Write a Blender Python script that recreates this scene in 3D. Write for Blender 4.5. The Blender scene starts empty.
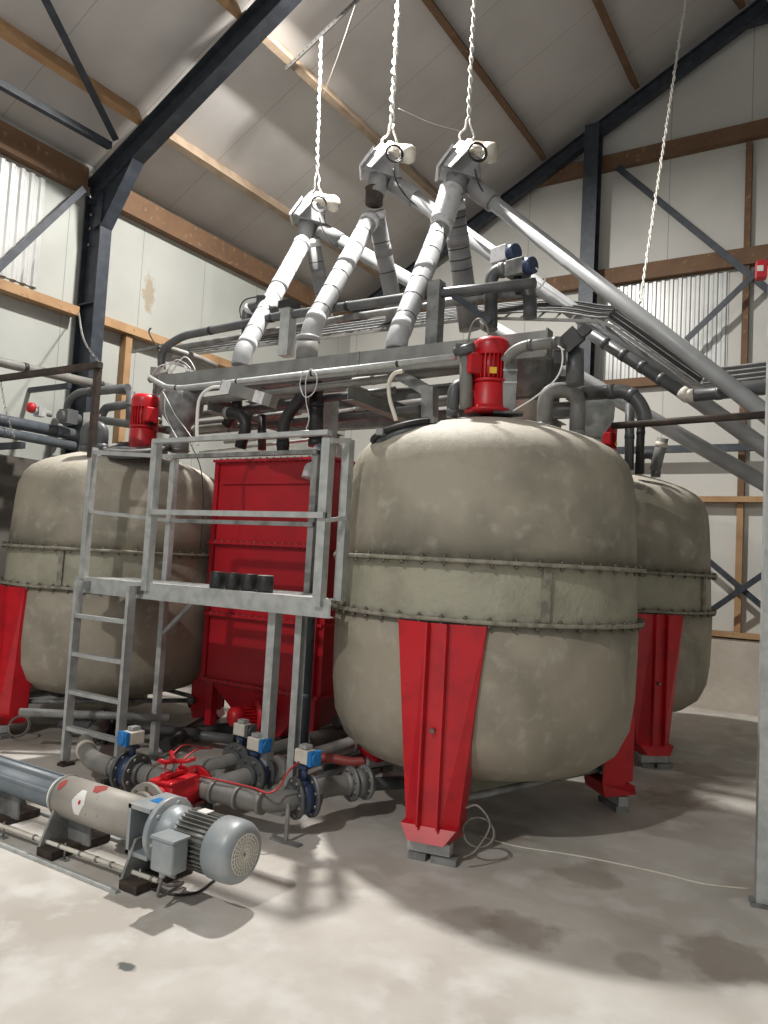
import bpy, bmesh, math, random
from mathutils import Vector, Matrix
random.seed(7)
S = bpy.context.scene
COL = S.collection
V = Vector
# ------------------------------------------------------------------ camera
YAW, PIT, ROL, FPX = .5574, .0633, .0548, 769.4
EYE = V((0, 0, 1.6))
_f = V((-math.sin(YAW)*math.cos(PIT), math.cos(YAW)*math.cos(PIT), math.sin(PIT)))
_r = V((math.cos(YAW), math.sin(YAW), 0)); _u = _r.cross(_f)
CR = _r*math.cos(ROL) + _u*math.sin(ROL); CU = -_r*math.sin(ROL) + _u*math.cos(ROL); CF = _f
cd = bpy.data.cameras.new('camera'); cam = bpy.data.objects.new('camera', cd); COL.objects.link(cam)
cd.sensor_fit = 'VERTICAL'; cd.sensor_height = 24; cd.lens = FPX/1024*24; cd.clip_start = .05
cam.matrix_world = Matrix(((CR.x, CU.x, -CF.x, EYE.x), (CR.y, CU.y, -CF.y, EYE.y), (CR.z, CU.z, -CF.z, EYE.z), (0, 0, 0, 1)))
S.camera = cam
def px(x, y, X=None, Y=None, Z=None, D=None):
    """a point of the place: sight line of a photo pixel met with the plane the thing stands in"""
    d = CR*((x-384)/FPX) - CU*((y-512)/FPX) + CF
    if X is not None: t = (X-EYE.x)/d.x
    elif Y is not None: t = (Y-EYE.y)/d.y
    elif Z is not None: t = (Z-EYE.z)/d.z
    else: t = D
    return EYE + d*t
# ------------------------------------------------------------------ world, lamps, exposure
S.view_settings.view_transform = 'Standard'; S.view_settings.look = 'None'
S.view_settings.gamma = 1; S.view_settings.use_curve_mapping = False
S.view_settings.exposure = 0.0
w = bpy.data.worlds.new('world'); S.world = w; w.use_nodes = True
w.node_tree.nodes['Background'].inputs[0].default_value = (.93, .97, 1, 1)
w.node_tree.nodes['Background'].inputs[1].default_value = .62
LAMPS = [((-4.05, 5.5, 7.1), 580), ((-2.6, -3.4, 7.3), 470)]
for i, (loc, e) in enumerate(LAMPS):
    ld = bpy.data.lights.new('lamp_light', 'AREA'); ld.shape = 'DISK'; ld.size = .26; ld.energy = e; ld.color = (1, .965, .91)
    lo = bpy.data.objects.new('lamp_light', ld); COL.objects.link(lo); lo.location = loc
# ------------------------------------------------------------------ materials
def mat(name, col, rough=.5, metal=0., noise=None, bump=None, dark=None, emit=None, coat=0):
    """noise=(scale, colour2, lo, hi); dark=(scale, colour3, lo, hi); bump=(scale, strength)"""
    m = bpy.data.materials.new(name); m.use_nodes = True; nt = m.node_tree; b = nt.nodes['Principled BSDF']
    b.inputs['Roughness'].default_value = rough; b.inputs['Metallic'].default_value = metal
    c4 = lambda c: (*c, 1)
    tc = nt.nodes.new('ShaderNodeTexCoord')
    def nz(sc, det=6):
        n = nt.nodes.new('ShaderNodeTexNoise'); n.inputs['Scale'].default_value = sc; n.inputs['Detail'].default_value = det
        nt.links.new(tc.outputs['Object'], n.inputs['Vector']); return n
    cur = None
    def layer(cur, spec):
        sc, c2, lo, hi = spec
        n = nz(sc); r = nt.nodes.new('ShaderNodeMapRange'); r.inputs[1].default_value = lo; r.inputs[2].default_value = hi
        nt.links.new(n.outputs[0], r.inputs[0])
        mx = nt.nodes.new('ShaderNodeMix'); mx.data_type = 'RGBA'
        nt.links.new(r.outputs[0], mx.inputs[0])
        if cur is None: mx.inputs[6].default_value = c4(col)
        else: nt.links.new(cur, mx.inputs[6])
        mx.inputs[7].default_value = c4(c2); return mx.outputs[2]
    if noise: cur = layer(cur, noise)
    if dark: cur = layer(cur, dark)
    if cur: nt.links.new(cur, b.inputs['Base Color'])
    else: b.inputs['Base Color'].default_value = c4(col)
    if bump:
        n = nz(bump[0], 4); bp = nt.nodes.new('ShaderNodeBump'); bp.inputs['Strength'].default_value = bump[1]; bp.inputs['Distance'].default_value = .01
        nt.links.new(n.outputs[0], bp.inputs['Height']); nt.links.new(bp.outputs[0], b.inputs['Normal'])
    if emit: b.inputs['Emission Color'].default_value = c4(emit[0]); b.inputs['Emission Strength'].default_value = emit[1]
    if coat: b.inputs['Coat Weight'].default_value = coat
    return m
def mixnode(nt, a, bcol, fac):
    mx = nt.nodes.new('ShaderNodeMix'); mx.data_type = 'RGBA'
    nt.links.new(fac, mx.inputs[0]); nt.links.new(a, mx.inputs[6]); mx.inputs[7].default_value = (*bcol, 1); return mx.outputs[2]
def joints(m, axis, period, width=.006, off=0., col=(.17, .17, .16), fac=.6):
    """thin panel joints across one axis"""
    nt = m.node_tree; b = nt.nodes['Principled BSDF']
    tc = nt.nodes.new('ShaderNodeTexCoord'); sp = nt.nodes.new('ShaderNodeSeparateXYZ'); nt.links.new(tc.outputs['Object'], sp.inputs[0])
    def M(op, a, v=None):
        n = nt.nodes.new('ShaderNodeMath'); n.operation = op; nt.links.new(a, n.inputs[0])
        if v is not None: n.inputs[1].default_value = v
        return n.outputs[0]
    o = M('ADD', sp.outputs[axis], off + 100*period); o = M('MODULO', o, period); o = M('LESS_THAN', o, width); o = M('MULTIPLY', o, fac)
    src = b.inputs['Base Color'].links[0].from_socket
    nt.links.new(mixnode(nt, src, col, o), b.inputs['Base Color'])
def blot(m, c, r, col, fac=.7, stretch=(1, 1, 1), nscale=9, edge=.35):
    """a stain of its own shape at one place of a surface"""
    nt = m.node_tree; b = nt.nodes['Principled BSDF']
    tc = nt.nodes.new('ShaderNodeTexCoord')
    mp = nt.nodes.new('ShaderNodeVectorMath'); mp.operation = 'SUBTRACT'; nt.links.new(tc.outputs['Object'], mp.inputs[0]); mp.inputs[1].default_value = c
    ms = nt.nodes.new('ShaderNodeVectorMath'); ms.operation = 'MULTIPLY'; nt.links.new(mp.outputs[0], ms.inputs[0]); ms.inputs[1].default_value = stretch
    ln = nt.nodes.new('ShaderNodeVectorMath'); ln.operation = 'LENGTH'; nt.links.new(ms.outputs[0], ln.inputs[0])
    n = nt.nodes.new('ShaderNodeTexNoise'); n.inputs['Scale'].default_value = nscale; n.inputs['Detail'].default_value = 5; nt.links.new(tc.outputs['Object'], n.inputs['Vector'])
    a = nt.nodes.new('ShaderNodeMath'); a.operation = 'MULTIPLY_ADD'; nt.links.new(n.outputs[0], a.inputs[0]); a.inputs[1].default_value = r*1.6; nt.links.new(ln.outputs['Value'], a.inputs[2])
    rg = nt.nodes.new('ShaderNodeMapRange'); nt.links.new(a.outputs[0], rg.inputs[0]); rg.inputs[1].default_value = r*(1.8+edge*0); rg.inputs[2].default_value = r*(1.8-edge); rg.inputs[3].default_value = 0; rg.inputs[4].default_value = fac
    src = b.inputs['Base Color'].links[0].from_socket
    nt.links.new(mixnode(nt, src, col, rg.outputs[0]), b.inputs['Base Color'])
MT = {}
MT['tank'] = mat('tank_fibreglass', (.35, .31, .245), .62, 0, (2.4, (.215, .20, .155), .44, .78), (150, .3), (11, (.39, .365, .30), .54, .75))
MT['tankup'] = mat('tank_upper_fibreglass', (.35, .315, .25), .66, 0, (2.4, (.20, .19, .15), .42, .72), (150, .3), (11, (.39, .365, .30), .54, .75))
def dusttop(m, z0, z1, col):
    nt = m.node_tree; b = nt.nodes['Principled BSDF']; tc = nt.nodes.new('ShaderNodeTexCoord'); sp = nt.nodes.new('ShaderNodeSeparateXYZ'); nt.links.new(tc.outputs['Object'], sp.inputs[0])
    n = nt.nodes.new('ShaderNodeTexNoise'); n.inputs['Scale'].default_value = 22; n.inputs['Detail'].default_value = 8; nt.links.new(tc.outputs['Object'], n.inputs['Vector'])
    a = nt.nodes.new('ShaderNodeMath'); a.operation = 'MULTIPLY_ADD'; nt.links.new(n.outputs[0], a.inputs[0]); a.inputs[1].default_value = .16; nt.links.new(sp.outputs[2], a.inputs[2])
    r = nt.nodes.new('ShaderNodeMapRange'); nt.links.new(a.outputs[0], r.inputs[0]); r.inputs[1].default_value = z0; r.inputs[2].default_value = z1
    nt.links.new(mixnode(nt, b.inputs['Base Color'].links[0].from_socket, col, r.outputs[0]), b.inputs['Base Color'])
dusttop(MT['tankup'], 2.33, 2.50, (.49, .455, .39))
MT['tank_dust'] = mat('tank_dusty_dome', (.40, .375, .32), .8, 0, (16, (.50, .475, .42), .4, .65), (55, 1.2), (3, (.31, .29, .245), .5, .7))
MT['band'] = mat('tank_band', (.36, .345, .265), .6, 0, (5, (.29, .275, .21), .42, .62), (30, .8))
MT['flange'] = mat('tank_flange', (.29, .27, .215), .7, 0, (20, (.18, .165, .13), .45, .62))
MT['bolt'] = mat('bolt_metal', (.16, .15, .13), .5, .6, (30, (.3, .28, .24), .5, .6))
MT['red'] = mat('red_paint', (.56, .012, .022), .36, 0, (7, (.42, .01, .018), .45, .7), None, (28, (.22, .02, .02), .66, .8))
MT['redtank'] = mat('red_tank_paint', (.50, .012, .024), .42, 0, (2.5, (.38, .011, .02), .4, .7), (8, .3))
MT['redmotor'] = mat('red_motor_paint', (.55, .012, .02), .4, 0, (15, (.36, .02, .02), .5, .8))
MT['galv'] = mat('galvanised_steel', (.50, .515, .505), .5, .3, (14, (.38, .395, .39), .4, .65))
MT['galvdull'] = mat('dull_galvanised_steel', (.30, .305, .30), .6, .3, (9, (.15, .15, .145), .4, .65))
MT['beamgrey'] = mat('grey_beam', (.27, .275, .265), .55, .3, (6, (.19, .19, .185), .4, .65))
MT['steel'] = mat('dark_frame_steel', (.026, .032, .043), .5, .1, (9, (.05, .06, .075), .45, .75))
MT['black'] = mat('black_rubber', (.016, .016, .017), .5, 0, (12, (.035, .034, .033), .5, .7))
MT['rust'] = mat('dark_rusty_bar', (.045, .035, .03), .7, .2, (14, (.09, .06, .045), .45, .7))
MT['pvc'] = mat('dark_grey_pipe', (.085, .09, .095), .42, 0, (6, (.13, .132, .132), .45, .7))
MT['pvcdust'] = mat('dusty_grey_pipe', (.17, .168, .16), .55, 0, (8, (.23, .22, .205), .4, .65))
MT['pvcblue'] = mat('blue_grey_pipe', (.065, .08, .098), .45, 0, (8, (.10, .115, .13), .4, .7))
MT['auger'] = mat('pale_grey_auger_tube', (.42, .43, .44), .42, .1, (5, (.34, .35, .36), .4, .7))
MT['drop'] = mat('pale_drop_tube', (.44, .45, .465), .5, 0, (7, (.36, .37, .38), .45, .7))
MT['dropgrey'] = mat('grey_drop_tube', (.27, .27, .275), .5, 0, (7, (.2, .2, .2), .45, .7))
MT['cream'] = mat('cream_plastic', (.66, .62, .54), .5, 0, (9, (.5, .46, .38), .5, .75))
MT['cover'] = mat('dusty_white_cover', (.66, .66, .68), .5, 0, (18, (.45, .43, .40), .52, .7))
MT['motorgrey'] = mat('grey_motor_paint', (.27, .30, .32), .42, .1, (9, (.36, .37, .37), .45, .7))
MT['finmetal'] = mat('motor_fins', (.24, .24, .22), .45, .4, (12, (.16, .16, .15), .4, .7))
MT['stator'] = mat('stator_tube', (.37, .345, .31), .55, .1, (4, (.29, .27, .24), .4, .7), None, (34, (.14, .10, .08), .68, .74))
MT['bluetube'] = mat('blue_grey_tube', (.15, .18, .205), .45, .1, (6, (.20, .22, .24), .4, .7))
MT['white'] = mat('white_plastic', (.8, .8, .78), .4)
MT['paper'] = mat('label_paper', (.72, .70, .68), .5)
MT['blue'] = mat('blue_cap', (.02, .19, .5), .35)
MT['bluedark'] = mat('dark_blue_cap', (.03, .05, .11), .4, 0, (9, (.05, .08, .15), .5, .7))
MT['yellow'] = mat('yellow_label', (.8, .5, .04), .5)
MT['rope'] = mat('white_rope', (.72, .70, .66), .8, 0, (60, (.5, .48, .44), .5, .6))
MT['chain'] = mat('steel_chain', (.26, .26, .25), .4, .7)
MT['cable'] = mat('grey_cable', (.22, .20, .185), .5, 0, (5, (.14, .13, .12), .4, .6))
MT['cableblack'] = mat('black_cable', (.02, .02, .022), .45)
MT['redcable'] = mat('red_cable', (.45, .04, .045), .45)
MT['redhose'] = mat('faded_red_hose', (.33, .06, .055), .5)
MT['wood'] = mat('timber', (.40, .245, .125), .7, 0, (3, (.30, .17, .08), .4, .65), None, (22, (.20, .11, .05), .62, .75))
MT['wooddark'] = mat('dark_timber', (.16, .088, .045), .75, 0, (4, (.13, .072, .04), .4, .65), None, (14, (.30, .20, .12), .6, .75))
MT['woodgrey'] = mat('weathered_timber', (.31, .235, .165), .8, 0, (5, (.22, .16, .11), .4, .65))
MT['panel'] = mat('wall_panel', (.42, .435, .405), .5, 0, (1.1, (.37, .38, .355), .4, .65)); joints(MT['panel'], 1, 1.02, .012, -px(142, 260, X=-7.4).y)
blot(MT['panel'], px(149, 293, X=-7.4), .15, (.26, .17, .08), .55, (1, 1.5, .55), 16)
MT['gable'] = mat('gable_panel', (.56, .555, .52), .55, 0, (.9, (.49, .485, .455), .35, .65)); joints(MT['gable'], 0, 1.0, .012, .28)
MT['roof'] = mat('roof_panel', (.52, .505, .49), .5, 0, (1.3, (.45, .435, .42), .4, .65)); joints(MT['roof'], 1, 1.1, .01, .2, (.16, .15, .14), .5)
MT['corr'] = mat('corrugated_sheet', (.50, .51, .50), .35, .15, (2, (.40, .41, .40), .4, .65))
MT['concrete'] = mat('concrete_wall', (.52, .47, .40), .85, 0, (2.2, (.42, .375, .32), .4, .65), (12, .6), (9, (.46, .42, .37), .55, .7))
MT['floor'] = mat('concrete_floor', (.55, .525, .485), .62, 0, (1.5, (.42, .39, .35), .40, .62), (14, .25), (4.5, (.60, .58, .55), .5, .7))
for (x, y, r, f) in ((500, 830, .22, .35), (590, 875, .2, .3), (520, 930, .2, .35), (470, 920, .16, .3), (730, 960, .25, .35), (680, 800, .3, .45), (700, 770, .3, .25), (640, 965, .12, .25)):
    c = px(x, y, Z=0); blot(MT['floor'], (c.x, c.y, 0), r, (.22, .175, .14), min(.6, f*1.6), (1, 1, 1), 7)
c = px(127, 967, Z=0); blot(MT['floor'], (c.x, c.y, 0), .05, (.06, .065, .07), .9, (1, 1.6, 1), 22)
c = px(30, 735, Z=0); blot(MT['floor'], (c.x, c.y, 0), .5, (.20, .165, .13), .5, (1, 1, 1), 5)
MT['wallshade'] = mat('lower_wall_shade', (.085, .075, .066), .8, 0, (4, (.13, .115, .10), .45, .7))  # dark brown that paints the shade on the lower left wall
MT['dustboard'] = mat('dusty_deck', (.30, .28, .25), .9, 0, (16, (.45, .43, .39), .45, .6), (30, 1))
MT['lampglow'] = mat('lamp_diffuser', (.9, .9, .9), .4, emit=((1, .97, .92), 18))
# ------------------------------------------------------------------ mesh builder
OFF = {}
def frame(d, up=V((0, 0, 1))):
    d = d.normalized()
    if abs(d.dot(up)) > .98: up = V((0, 1, 0)) if abs(d.y) < .9 else V((1, 0, 0))
    a = d.cross(up).normalized(); b = a.cross(d).normalized(); return a, b, d
class MB:
    def __init__(s): s.v = []; s.f = []; s.sm = []
    def add(s, vs, fs, sm=False):
        o = len(s.v); s.v += [tuple(v) for v in vs]; s.f += [tuple(i+o for i in f) for f in fs]; s.sm += [sm]*len(fs); return s
    def hexa(s, p): return s.add(p, [(0, 3, 2, 1), (4, 5, 6, 7), (0, 1, 5, 4), (1, 2, 6, 5), (2, 3, 7, 6), (3, 0, 4, 7)])
    def box(s, c, d, rz=0, ax=None):
        c = V(c); x, y, z = d[0]/2, d[1]/2, d[2]/2
        if ax is None:
            cx = V((math.cos(rz), math.sin(rz), 0)); cy = V((-math.sin(rz), math.cos(rz), 0)); cz = V((0, 0, 1))
        else: cx, cy, cz = ax
        P = [c+cx*i*x+cy*j*y+cz*k*z for k in (-1, 1) for i, j in ((-1, -1), (1, -1), (1, 1), (-1, 1))]
        return s.hexa(P)
    def bar(s, p0, p1, w, h, up=V((0, 0, 1))):
        p0, p1 = V(p0), V(p1); a, b, d = frame(p1-p0, up)
        P = [p+a*i*w/2+b*j*h/2 for p in (p0, p1) for i, j in ((-1, -1), (1, -1), (1, 1), (-1, 1))]
        return s.hexa(P)
    def section(s, p0, p1, poly, up=V((0, 0, 1)), p1poly=None):
        """extrude a closed 2D polygon (side, up) from p0 to p1"""
        p0, p1 = V(p0), V(p1); a, b, d = frame(p1-p0, up); n = len(poly); q = p1poly or poly
        P = [p0+a*u+b*v for u, v in poly]+[p1+a*u+b*v for u, v in q]
        return s.add(P, [(i, (i+1) % n, (i+1) % n+n, i+n) for i in range(n)]+[tuple(range(n))[::-1], tuple(range(n, 2*n))])
    def ibeam(s, p0, p1, h, b, t=.011, up=V((0, 0, 1))):
        H, B, w = h/2, b/2, t*.7/2
        return s.section(p0, p1, [(-B, -H), (B, -H), (B, -H+t), (w, -H+t), (w, H-t), (B, H-t), (B, H), (-B, H), (-B, H-t), (-w, H-t), (-w, -H+t), (-B, -H+t)], up)
    def chan(s, p0, p1, h, b, t=.007, side=1, up=V((0, 0, 1))):
        H = h/2; k = side
        pl = [(0, -H), (b*k, -H), (b*k, -H+t), (t*k, -H+t), (t*k, H-t), (b*k, H-t), (b*k, H), (0, H)]
        return s.section(p0, p1, pl, up)
    def angle(s, p0, p1, a=.05, t=.005, up=V((0, 0, 1)), side=1):
        k = side; return s.section(p0, p1, [(0, 0), (a*k, 0), (a*k, t), (t*k, t), (t*k, a), (0, a)], up)
    def cyl(s, p0, p1, r0, r1=None, n=20, cap=True):
        p0, p1 = V(p0), V(p1); r1 = r0 if r1 is None else r1; a, b, d = frame(p1-p0)
        P = [p+a*r*math.cos(2*math.pi*i/n)+b*r*math.sin(2*math.pi*i/n) for p, r in ((p0, r0), (p1, r1)) for i in range(n)]
        s.add(P, [(i, (i+1) % n, (i+1) % n+n, i+n) for i in range(n)], True)
        if cap: s.add(P, [tuple(range(n))[::-1], tuple(range(n, 2*n))])
        return s
    def tube(s, path, r, n=12, bend=0, cap=True, k=6):
        pts = smooth(path, bend, k) if bend else [V(p) for p in path]
        P = []; m = len(pts); a = None
        for i, p in enumerate(pts):
            d = (pts[min(i+1, m-1)]-pts[max(i-1, 0)]).normalized()
            if a is None: a, b, _ = frame(d)
            else:
                a = (a-d*a.dot(d)).normalized(); b = d.cross(a)
            if i == 0: b = d.cross(a)
            P += [p+a*r*math.cos(2*math.pi*j/n)+b*r*math.sin(2*math.pi*j/n) for j in range(n)]
        s.add(P, [(i*n+j, i*n+(j+1) % n, (i+1)*n+(j+1) % n, (i+1)*n+j) for i in range(m-1) for j in range(n)], True)
        if cap: s.add([P[j] for j in range(n)], [tuple(range(n))[::-1]]); s.add(P[-n:], [tuple(range(n))])
        return s
    def lathe(s, prof, c=(0, 0, 0), d=(0, 0, 1), n=32, sm=True):
        c = V(c); a, b, d = frame(V(d)); P = []
        for r, z in prof: P += [c+d*z+a*r*math.cos(2*math.pi*i/n)+b*r*math.sin(2*math.pi*i/n) for i in range(n)]
        m = len(prof); s.add(P, [(k*n+i, k*n+(i+1) % n, (k+1)*n+(i+1) % n, (k+1)*n+i) for k in range(m-1) for i in range(n)], sm)
        if prof[0][0] > 1e-4: s.add(P[:n], [tuple(range(n))[::-1]])
        if prof[-1][0] > 1e-4: s.add(P[-n:], [tuple(range(n))])
        return s
    def torus(s, c, d, R, r, n=32, k=8):
        c = V(c); a, b, d = frame(V(d)); P = []
        for i in range(n):
            e = a*math.cos(2*math.pi*i/n)+b*math.sin(2*math.pi*i/n)
            P += [c+e*(R+r*math.cos(2*math.pi*j/k))+d*r*math.sin(2*math.pi*j/k) for j in range(k)]
        return s.add(P, [(i*k+j, ((i+1) % n)*k+j, ((i+1) % n)*k+(j+1) % k, i*k+(j+1) % k) for i in range(n) for j in range(k)], True)
    def ball(s, c, r, n=12, sc=(1, 1, 1)):
        c = V(c); P = []; m = 8
        for k in range(m+1):
            t = math.pi*k/m
            P += [c+V((r*sc[0]*math.sin(t)*math.cos(2*math.pi*i/n), r*sc[1]*math.sin(t)*math.sin(2*math.pi*i/n), r*sc[2]*math.cos(t))) for i in range(n)]
        return s.add(P, [(k*n+i, (k+1)*n+i, (k+1)*n+(i+1) % n, k*n+(i+1) % n) for k in range(m) for i in range(n)], True)
    def build(s, name, m, parent=None, bevel=0):
        off = OFF.get(parent.name, V((0, 0, 0))) if parent else None
        if parent is None:
            lo = V([min(v[i] for v in s.v) for i in range(3)]); hi = V([max(v[i] for v in s.v) for i in range(3)])
            off = V(((lo.x+hi.x)/2, (lo.y+hi.y)/2, lo.z)) if not getattr(s, 'worldorigin', False) else V((0, 0, 0))
        me = bpy.data.meshes.new(name); me.from_pydata([V(v)-off for v in s.v], [], s.f); me.update()
        me.polygons.foreach_set('use_smooth', s.sm)
        bm = bmesh.new(); bm.from_mesh(me); bmesh.ops.remove_doubles(bm, verts=bm.verts, dist=1e-5); bmesh.ops.recalc_face_normals(bm, faces=bm.faces); bm.to_mesh(me); bm.free()
        me.materials.append(MT[m])
        o = bpy.data.objects.new(name, me); COL.objects.link(o)
        if parent: o.parent = parent
        else: o.location = off
        OFF[o.name] = off
        if bevel:
            bv = o.modifiers.new('bevel', 'BEVEL'); bv.width = bevel; bv.segments = 2; bv.limit_method = 'ANGLE'; bv.angle_limit = .7
        return o
def smooth(path, r, k=6):
    pts = [V(p) for p in path]; out = [pts[0]]
    for i in range(1, len(pts)-1):
        a, p, b = pts[i-1], pts[i], pts[i+1]; u = (a-p); v = (b-p)
        d = min(r, u.length*.48, v.length*.48); s0 = p+u.normalized()*d; s1 = p+v.normalized()*d
        for j in range(k+1):
            t = j/k; out.append(s0*(1-t)**2+p*2*t*(1-t)+s1*t*t)
    out.append(pts[-1]); return out
def spline(pts, k=8):
    P = [V(p) for p in pts]; P = [P[0]*2-P[1]]+P+[P[-1]*2-P[-2]]; out = []
    for i in range(1, len(P)-2):
        for j in range(k):
            t = j/k; a, b, c, d = P[i-1:i+3]
            out.append(.5*((2*b)+(c-a)*t+(2*a-5*b+4*c-d)*t*t+(3*b-a-3*c+d)*t**3))
    out.append(P[-2]); return out
def tag(o, label, cat, group=None, kind=None):
    if label: o['label'] = label
    if cat: o['category'] = cat
    if group: o['group'] = group
    if kind: o['kind'] = kind
    return o
def thing(name, label, cat, loc, group=None):
    o = bpy.data.objects.new(name, None); COL.objects.link(o); o.location = V(loc); o.empty_display_size = .1
    OFF[o.name] = V(loc); return tag(o, label, cat, group)
def struct(o): o['kind'] = 'structure'; return o
def dup(src, loc, label, group=None, rz=0, parent=None, sc=1):
    o = src.copy(); COL.objects.link(o)
    if parent is None:
        o.location = V(loc); o.rotation_euler = (0, 0, rz); o.scale = (sc, sc, sc); o['label'] = label
        if group: o['group'] = group
    else: o.parent = parent
    for ch in KIDS.get(src.name, [c for c in bpy.data.objects if c.parent == src]): dup(ch, None, None, None, 0, o)
    return o
KIDS = {}
def rectplane(mb, p, n=None): return mb.add(p, [tuple(range(len(p)))])
# ================================================================== SETTING
WX, GY, RX = -7.4, 10.5, 5.2          # left wall, gable, right wall
rz = lambda x: 9.63+.54*x if x < -1.1 else 9.63+.54*(-2.2-x)   # underside of the purlins
ridge = -1.1
def setting(name, mb, m): mb.worldorigin = True; return struct(mb.build(name, m))
setting('floor', MB().box((-1.1, 2, -.05), (12.8, 18, .1)), 'floor')
RT = .2                                                  # purlin depth; sheets lie above
eave = rz(WX)+RT
setting('wall_left', MB().box((WX-.06, 3.2, eave/2), (.12, 14.6, eave)), 'panel')
g = MB()
for y0 in (GY,):
    P = [(WX, y0, 0), (RX, y0, 0), (RX, y0, rz(RX)+RT), (ridge, y0, rz(ridge)+RT), (WX, y0, eave)]
    g.add(P+[(x, y+.12, z) for x, y, z in P], [(0, 1, 2, 3, 4), (9, 8, 7, 6, 5)]+[(i, (i+1) % 5, (i+1) % 5+5, i+5) for i in range(5)])
setting('wall_back', g, 'gable')
setting('wall_right', MB().box((RX+.06, 3.2, 3.1), (.12, 14.6, 6.2)), 'panel')
r_ = MB()
for x0, x1 in ((WX-.3, ridge), (ridge, RX+.3)):
    z0, z1 = rz(x0)+RT, rz(x1)+RT
    r_.hexa([(x0, -4.2, z0), (x1, -4.2, z1), (x1, GY+.2, z1), (x0, GY+.2, z0), (x0, -4.2, z0+.08), (x1, -4.2, z1+.08), (x1, GY+.2, z1+.08), (x0, GY+.2, z0+.08)])
setting('ceiling', r_, 'roof')
setting('trim_1', MB().box((ridge, GY-.09, .44), (RX-WX-.02, .18, .88)), 'concrete')
setting('trim_2', MB().box((WX+.09, 3.2, 1.22), (.18, 14.4, 2.44)), 'wallshade')  # added dark sheet standing in for shade on the lower wall
# corrugated sheets
def corrugated(name, p0, p1, z0, z1, nrm, pitch=.11, amp=.018):
    p0, p1 = V(p0), V(p1); L = (p1-p0).length; d = (p1-p0).normalized(); nrm = V(nrm); vs = []
    prof = [(0, 0), (.3, 0), (.45, 1), (.75, 1), (.9, 0)]; us = []
    k = 0
    while k*pitch < L: us += [((k+a)*pitch, b) for a, b in prof if (k+a)*pitch <= L]; k += 1
    for u, h in us:
        q = p0+d*u+nrm*(.01+amp*h); vs += [(q.x, q.y, z0), (q.x, q.y, z1)]
    n = len(us); mb = MB().add(vs, [(2*i, 2*i+2, 2*i+3, 2*i+1) for i in range(n-1)])
    o = setting(name, mb, 'corr'); md = o.modifiers.new('s', 'SOLIDIFY'); md.thickness = .004
    return o
corrugated('trim_3', (WX, 2.2, 0), (WX, 4.75, 0), 4.25, 5.42, (1, 0, 0))
corrugated('trim_4', (-3.15, GY, 0), (-1.5, GY, 0), 4.26, 5.56, (0, -1, 0))
# ------------------------------------------------------------------ steel frame
PY = 5.28     # portal frame
cx = WX+.33
def column(x, y, z1, label, rot):
    up = V((1, 0, 0)) if rot else V((0, 1, 0))
    t = thing('steel_column', label, 'steel column', (x, y, 0))
    MB().ibeam((x, y, .02), (x, y, z1), .30, .15, .014, up).build('column_shaft', 'steel', t)
    MB().box((x, y, .01), (.34, .24, .02)).build('base_plate', 'steel', t); return t
colL = column(cx-.15, PY, rz(cx-.1)-.30, 'dark steel column rising along the left wall to the roof haunch', 1)
MB().box((cx-.15, PY, 4.22), (.26, .15, .012)).build('stiffener', 'steel', colL)
for dz in (.0, .18, .34):
    MB().cyl((cx-.22, PY-.03, 4.9+dz), (cx-.22, PY-.05, 4.9+dz), .016, n=8).build('bolt', 'bolt', colL)
def rafter(y, h, b, label, x0, t=.012, drop=0):
    th = thing('roof_rafter', label, 'rafter', (x0, y, rz(x0)))
    o = h/2/math.cos(math.atan(.54))+drop
    MB().ibeam((x0, y, rz(x0)-o), (ridge, y, rz(ridge)-o), h, b, t).build('rafter_beam', 'steel', th)
    return th
rf = rafter(PY, .26, .16, 'dark steel portal rafter crossing the upper left corner', cx-.3, drop=.03)
hx0, hx1 = cx+.0, cx+.42
MB().hexa([(hx0-.16, PY-.05, rz(hx0)-.74), (hx0, PY-.05, rz(hx0)-.7), (hx1, PY-.05, rz(hx1)-.29), (hx0-.1, PY-.05, rz(hx0)-.25),
           (hx0-.16, PY+.05, rz(hx0)-.74), (hx0, PY+.05, rz(hx0)-.7), (hx1, PY+.05, rz(hx1)-.29), (hx0-.1, PY+.05, rz(hx0)-.25)]).build('haunch_web', 'steel', rf)
MB().bar((hx0+.0, PY, rz(hx0)-.74), (hx1+.02, PY, rz(hx1)-.32), .15, .014).build('haunch_flange', 'steel', rf)
rg = rafter(GY-.2, .19, .12, 'dark steel rafter following the slope of the gable wall', WX+.2, .01)
MB().ibeam((ridge, GY-.2, rz(ridge)-.12), (RX-.2, GY-.2, rz(RX)-.12), .2, .11, .01).build('rafter_beam', 'steel', rg)
MB().hexa([(ridge-.35, GY-.24, rz(ridge)-.36), (ridge+.35, GY-.24, rz(ridge)-.36), (ridge+.35, GY-.24, rz(ridge)-.2), (ridge-.35, GY-.24, rz(ridge)-.2),
           (ridge-.35, GY-.16, rz(ridge)-.36), (ridge+.35, GY-.16, rz(ridge)-.36), (ridge+.35, GY-.16, rz(ridge)-.2), (ridge-.35, GY-.16, rz(ridge)-.2)]).build('ridge_plate', 'steel', rg)
gx = -3.24
t = thing('steel_column', 'dark steel column in front of the gable wall', 'steel column', (gx, GY-.33, 0))
MB().ibeam((gx, GY-.33, .02), (gx, GY-.33, rz(gx)-.1), .2, .2, .012, V((0, 1, 0))).build('column_shaft', 'steel', t)
MB().box((gx, GY-.33, .01), (.3, .3, .02)).build('base_plate', 'steel', t)
def brace(p0, p1, w, label, cat='brace', th=.04, m='steel', group=None):
    return tag(MB().angle(p0, p1, w, .008).add([], []).build('cross_brace', m), label, cat, group)
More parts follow.
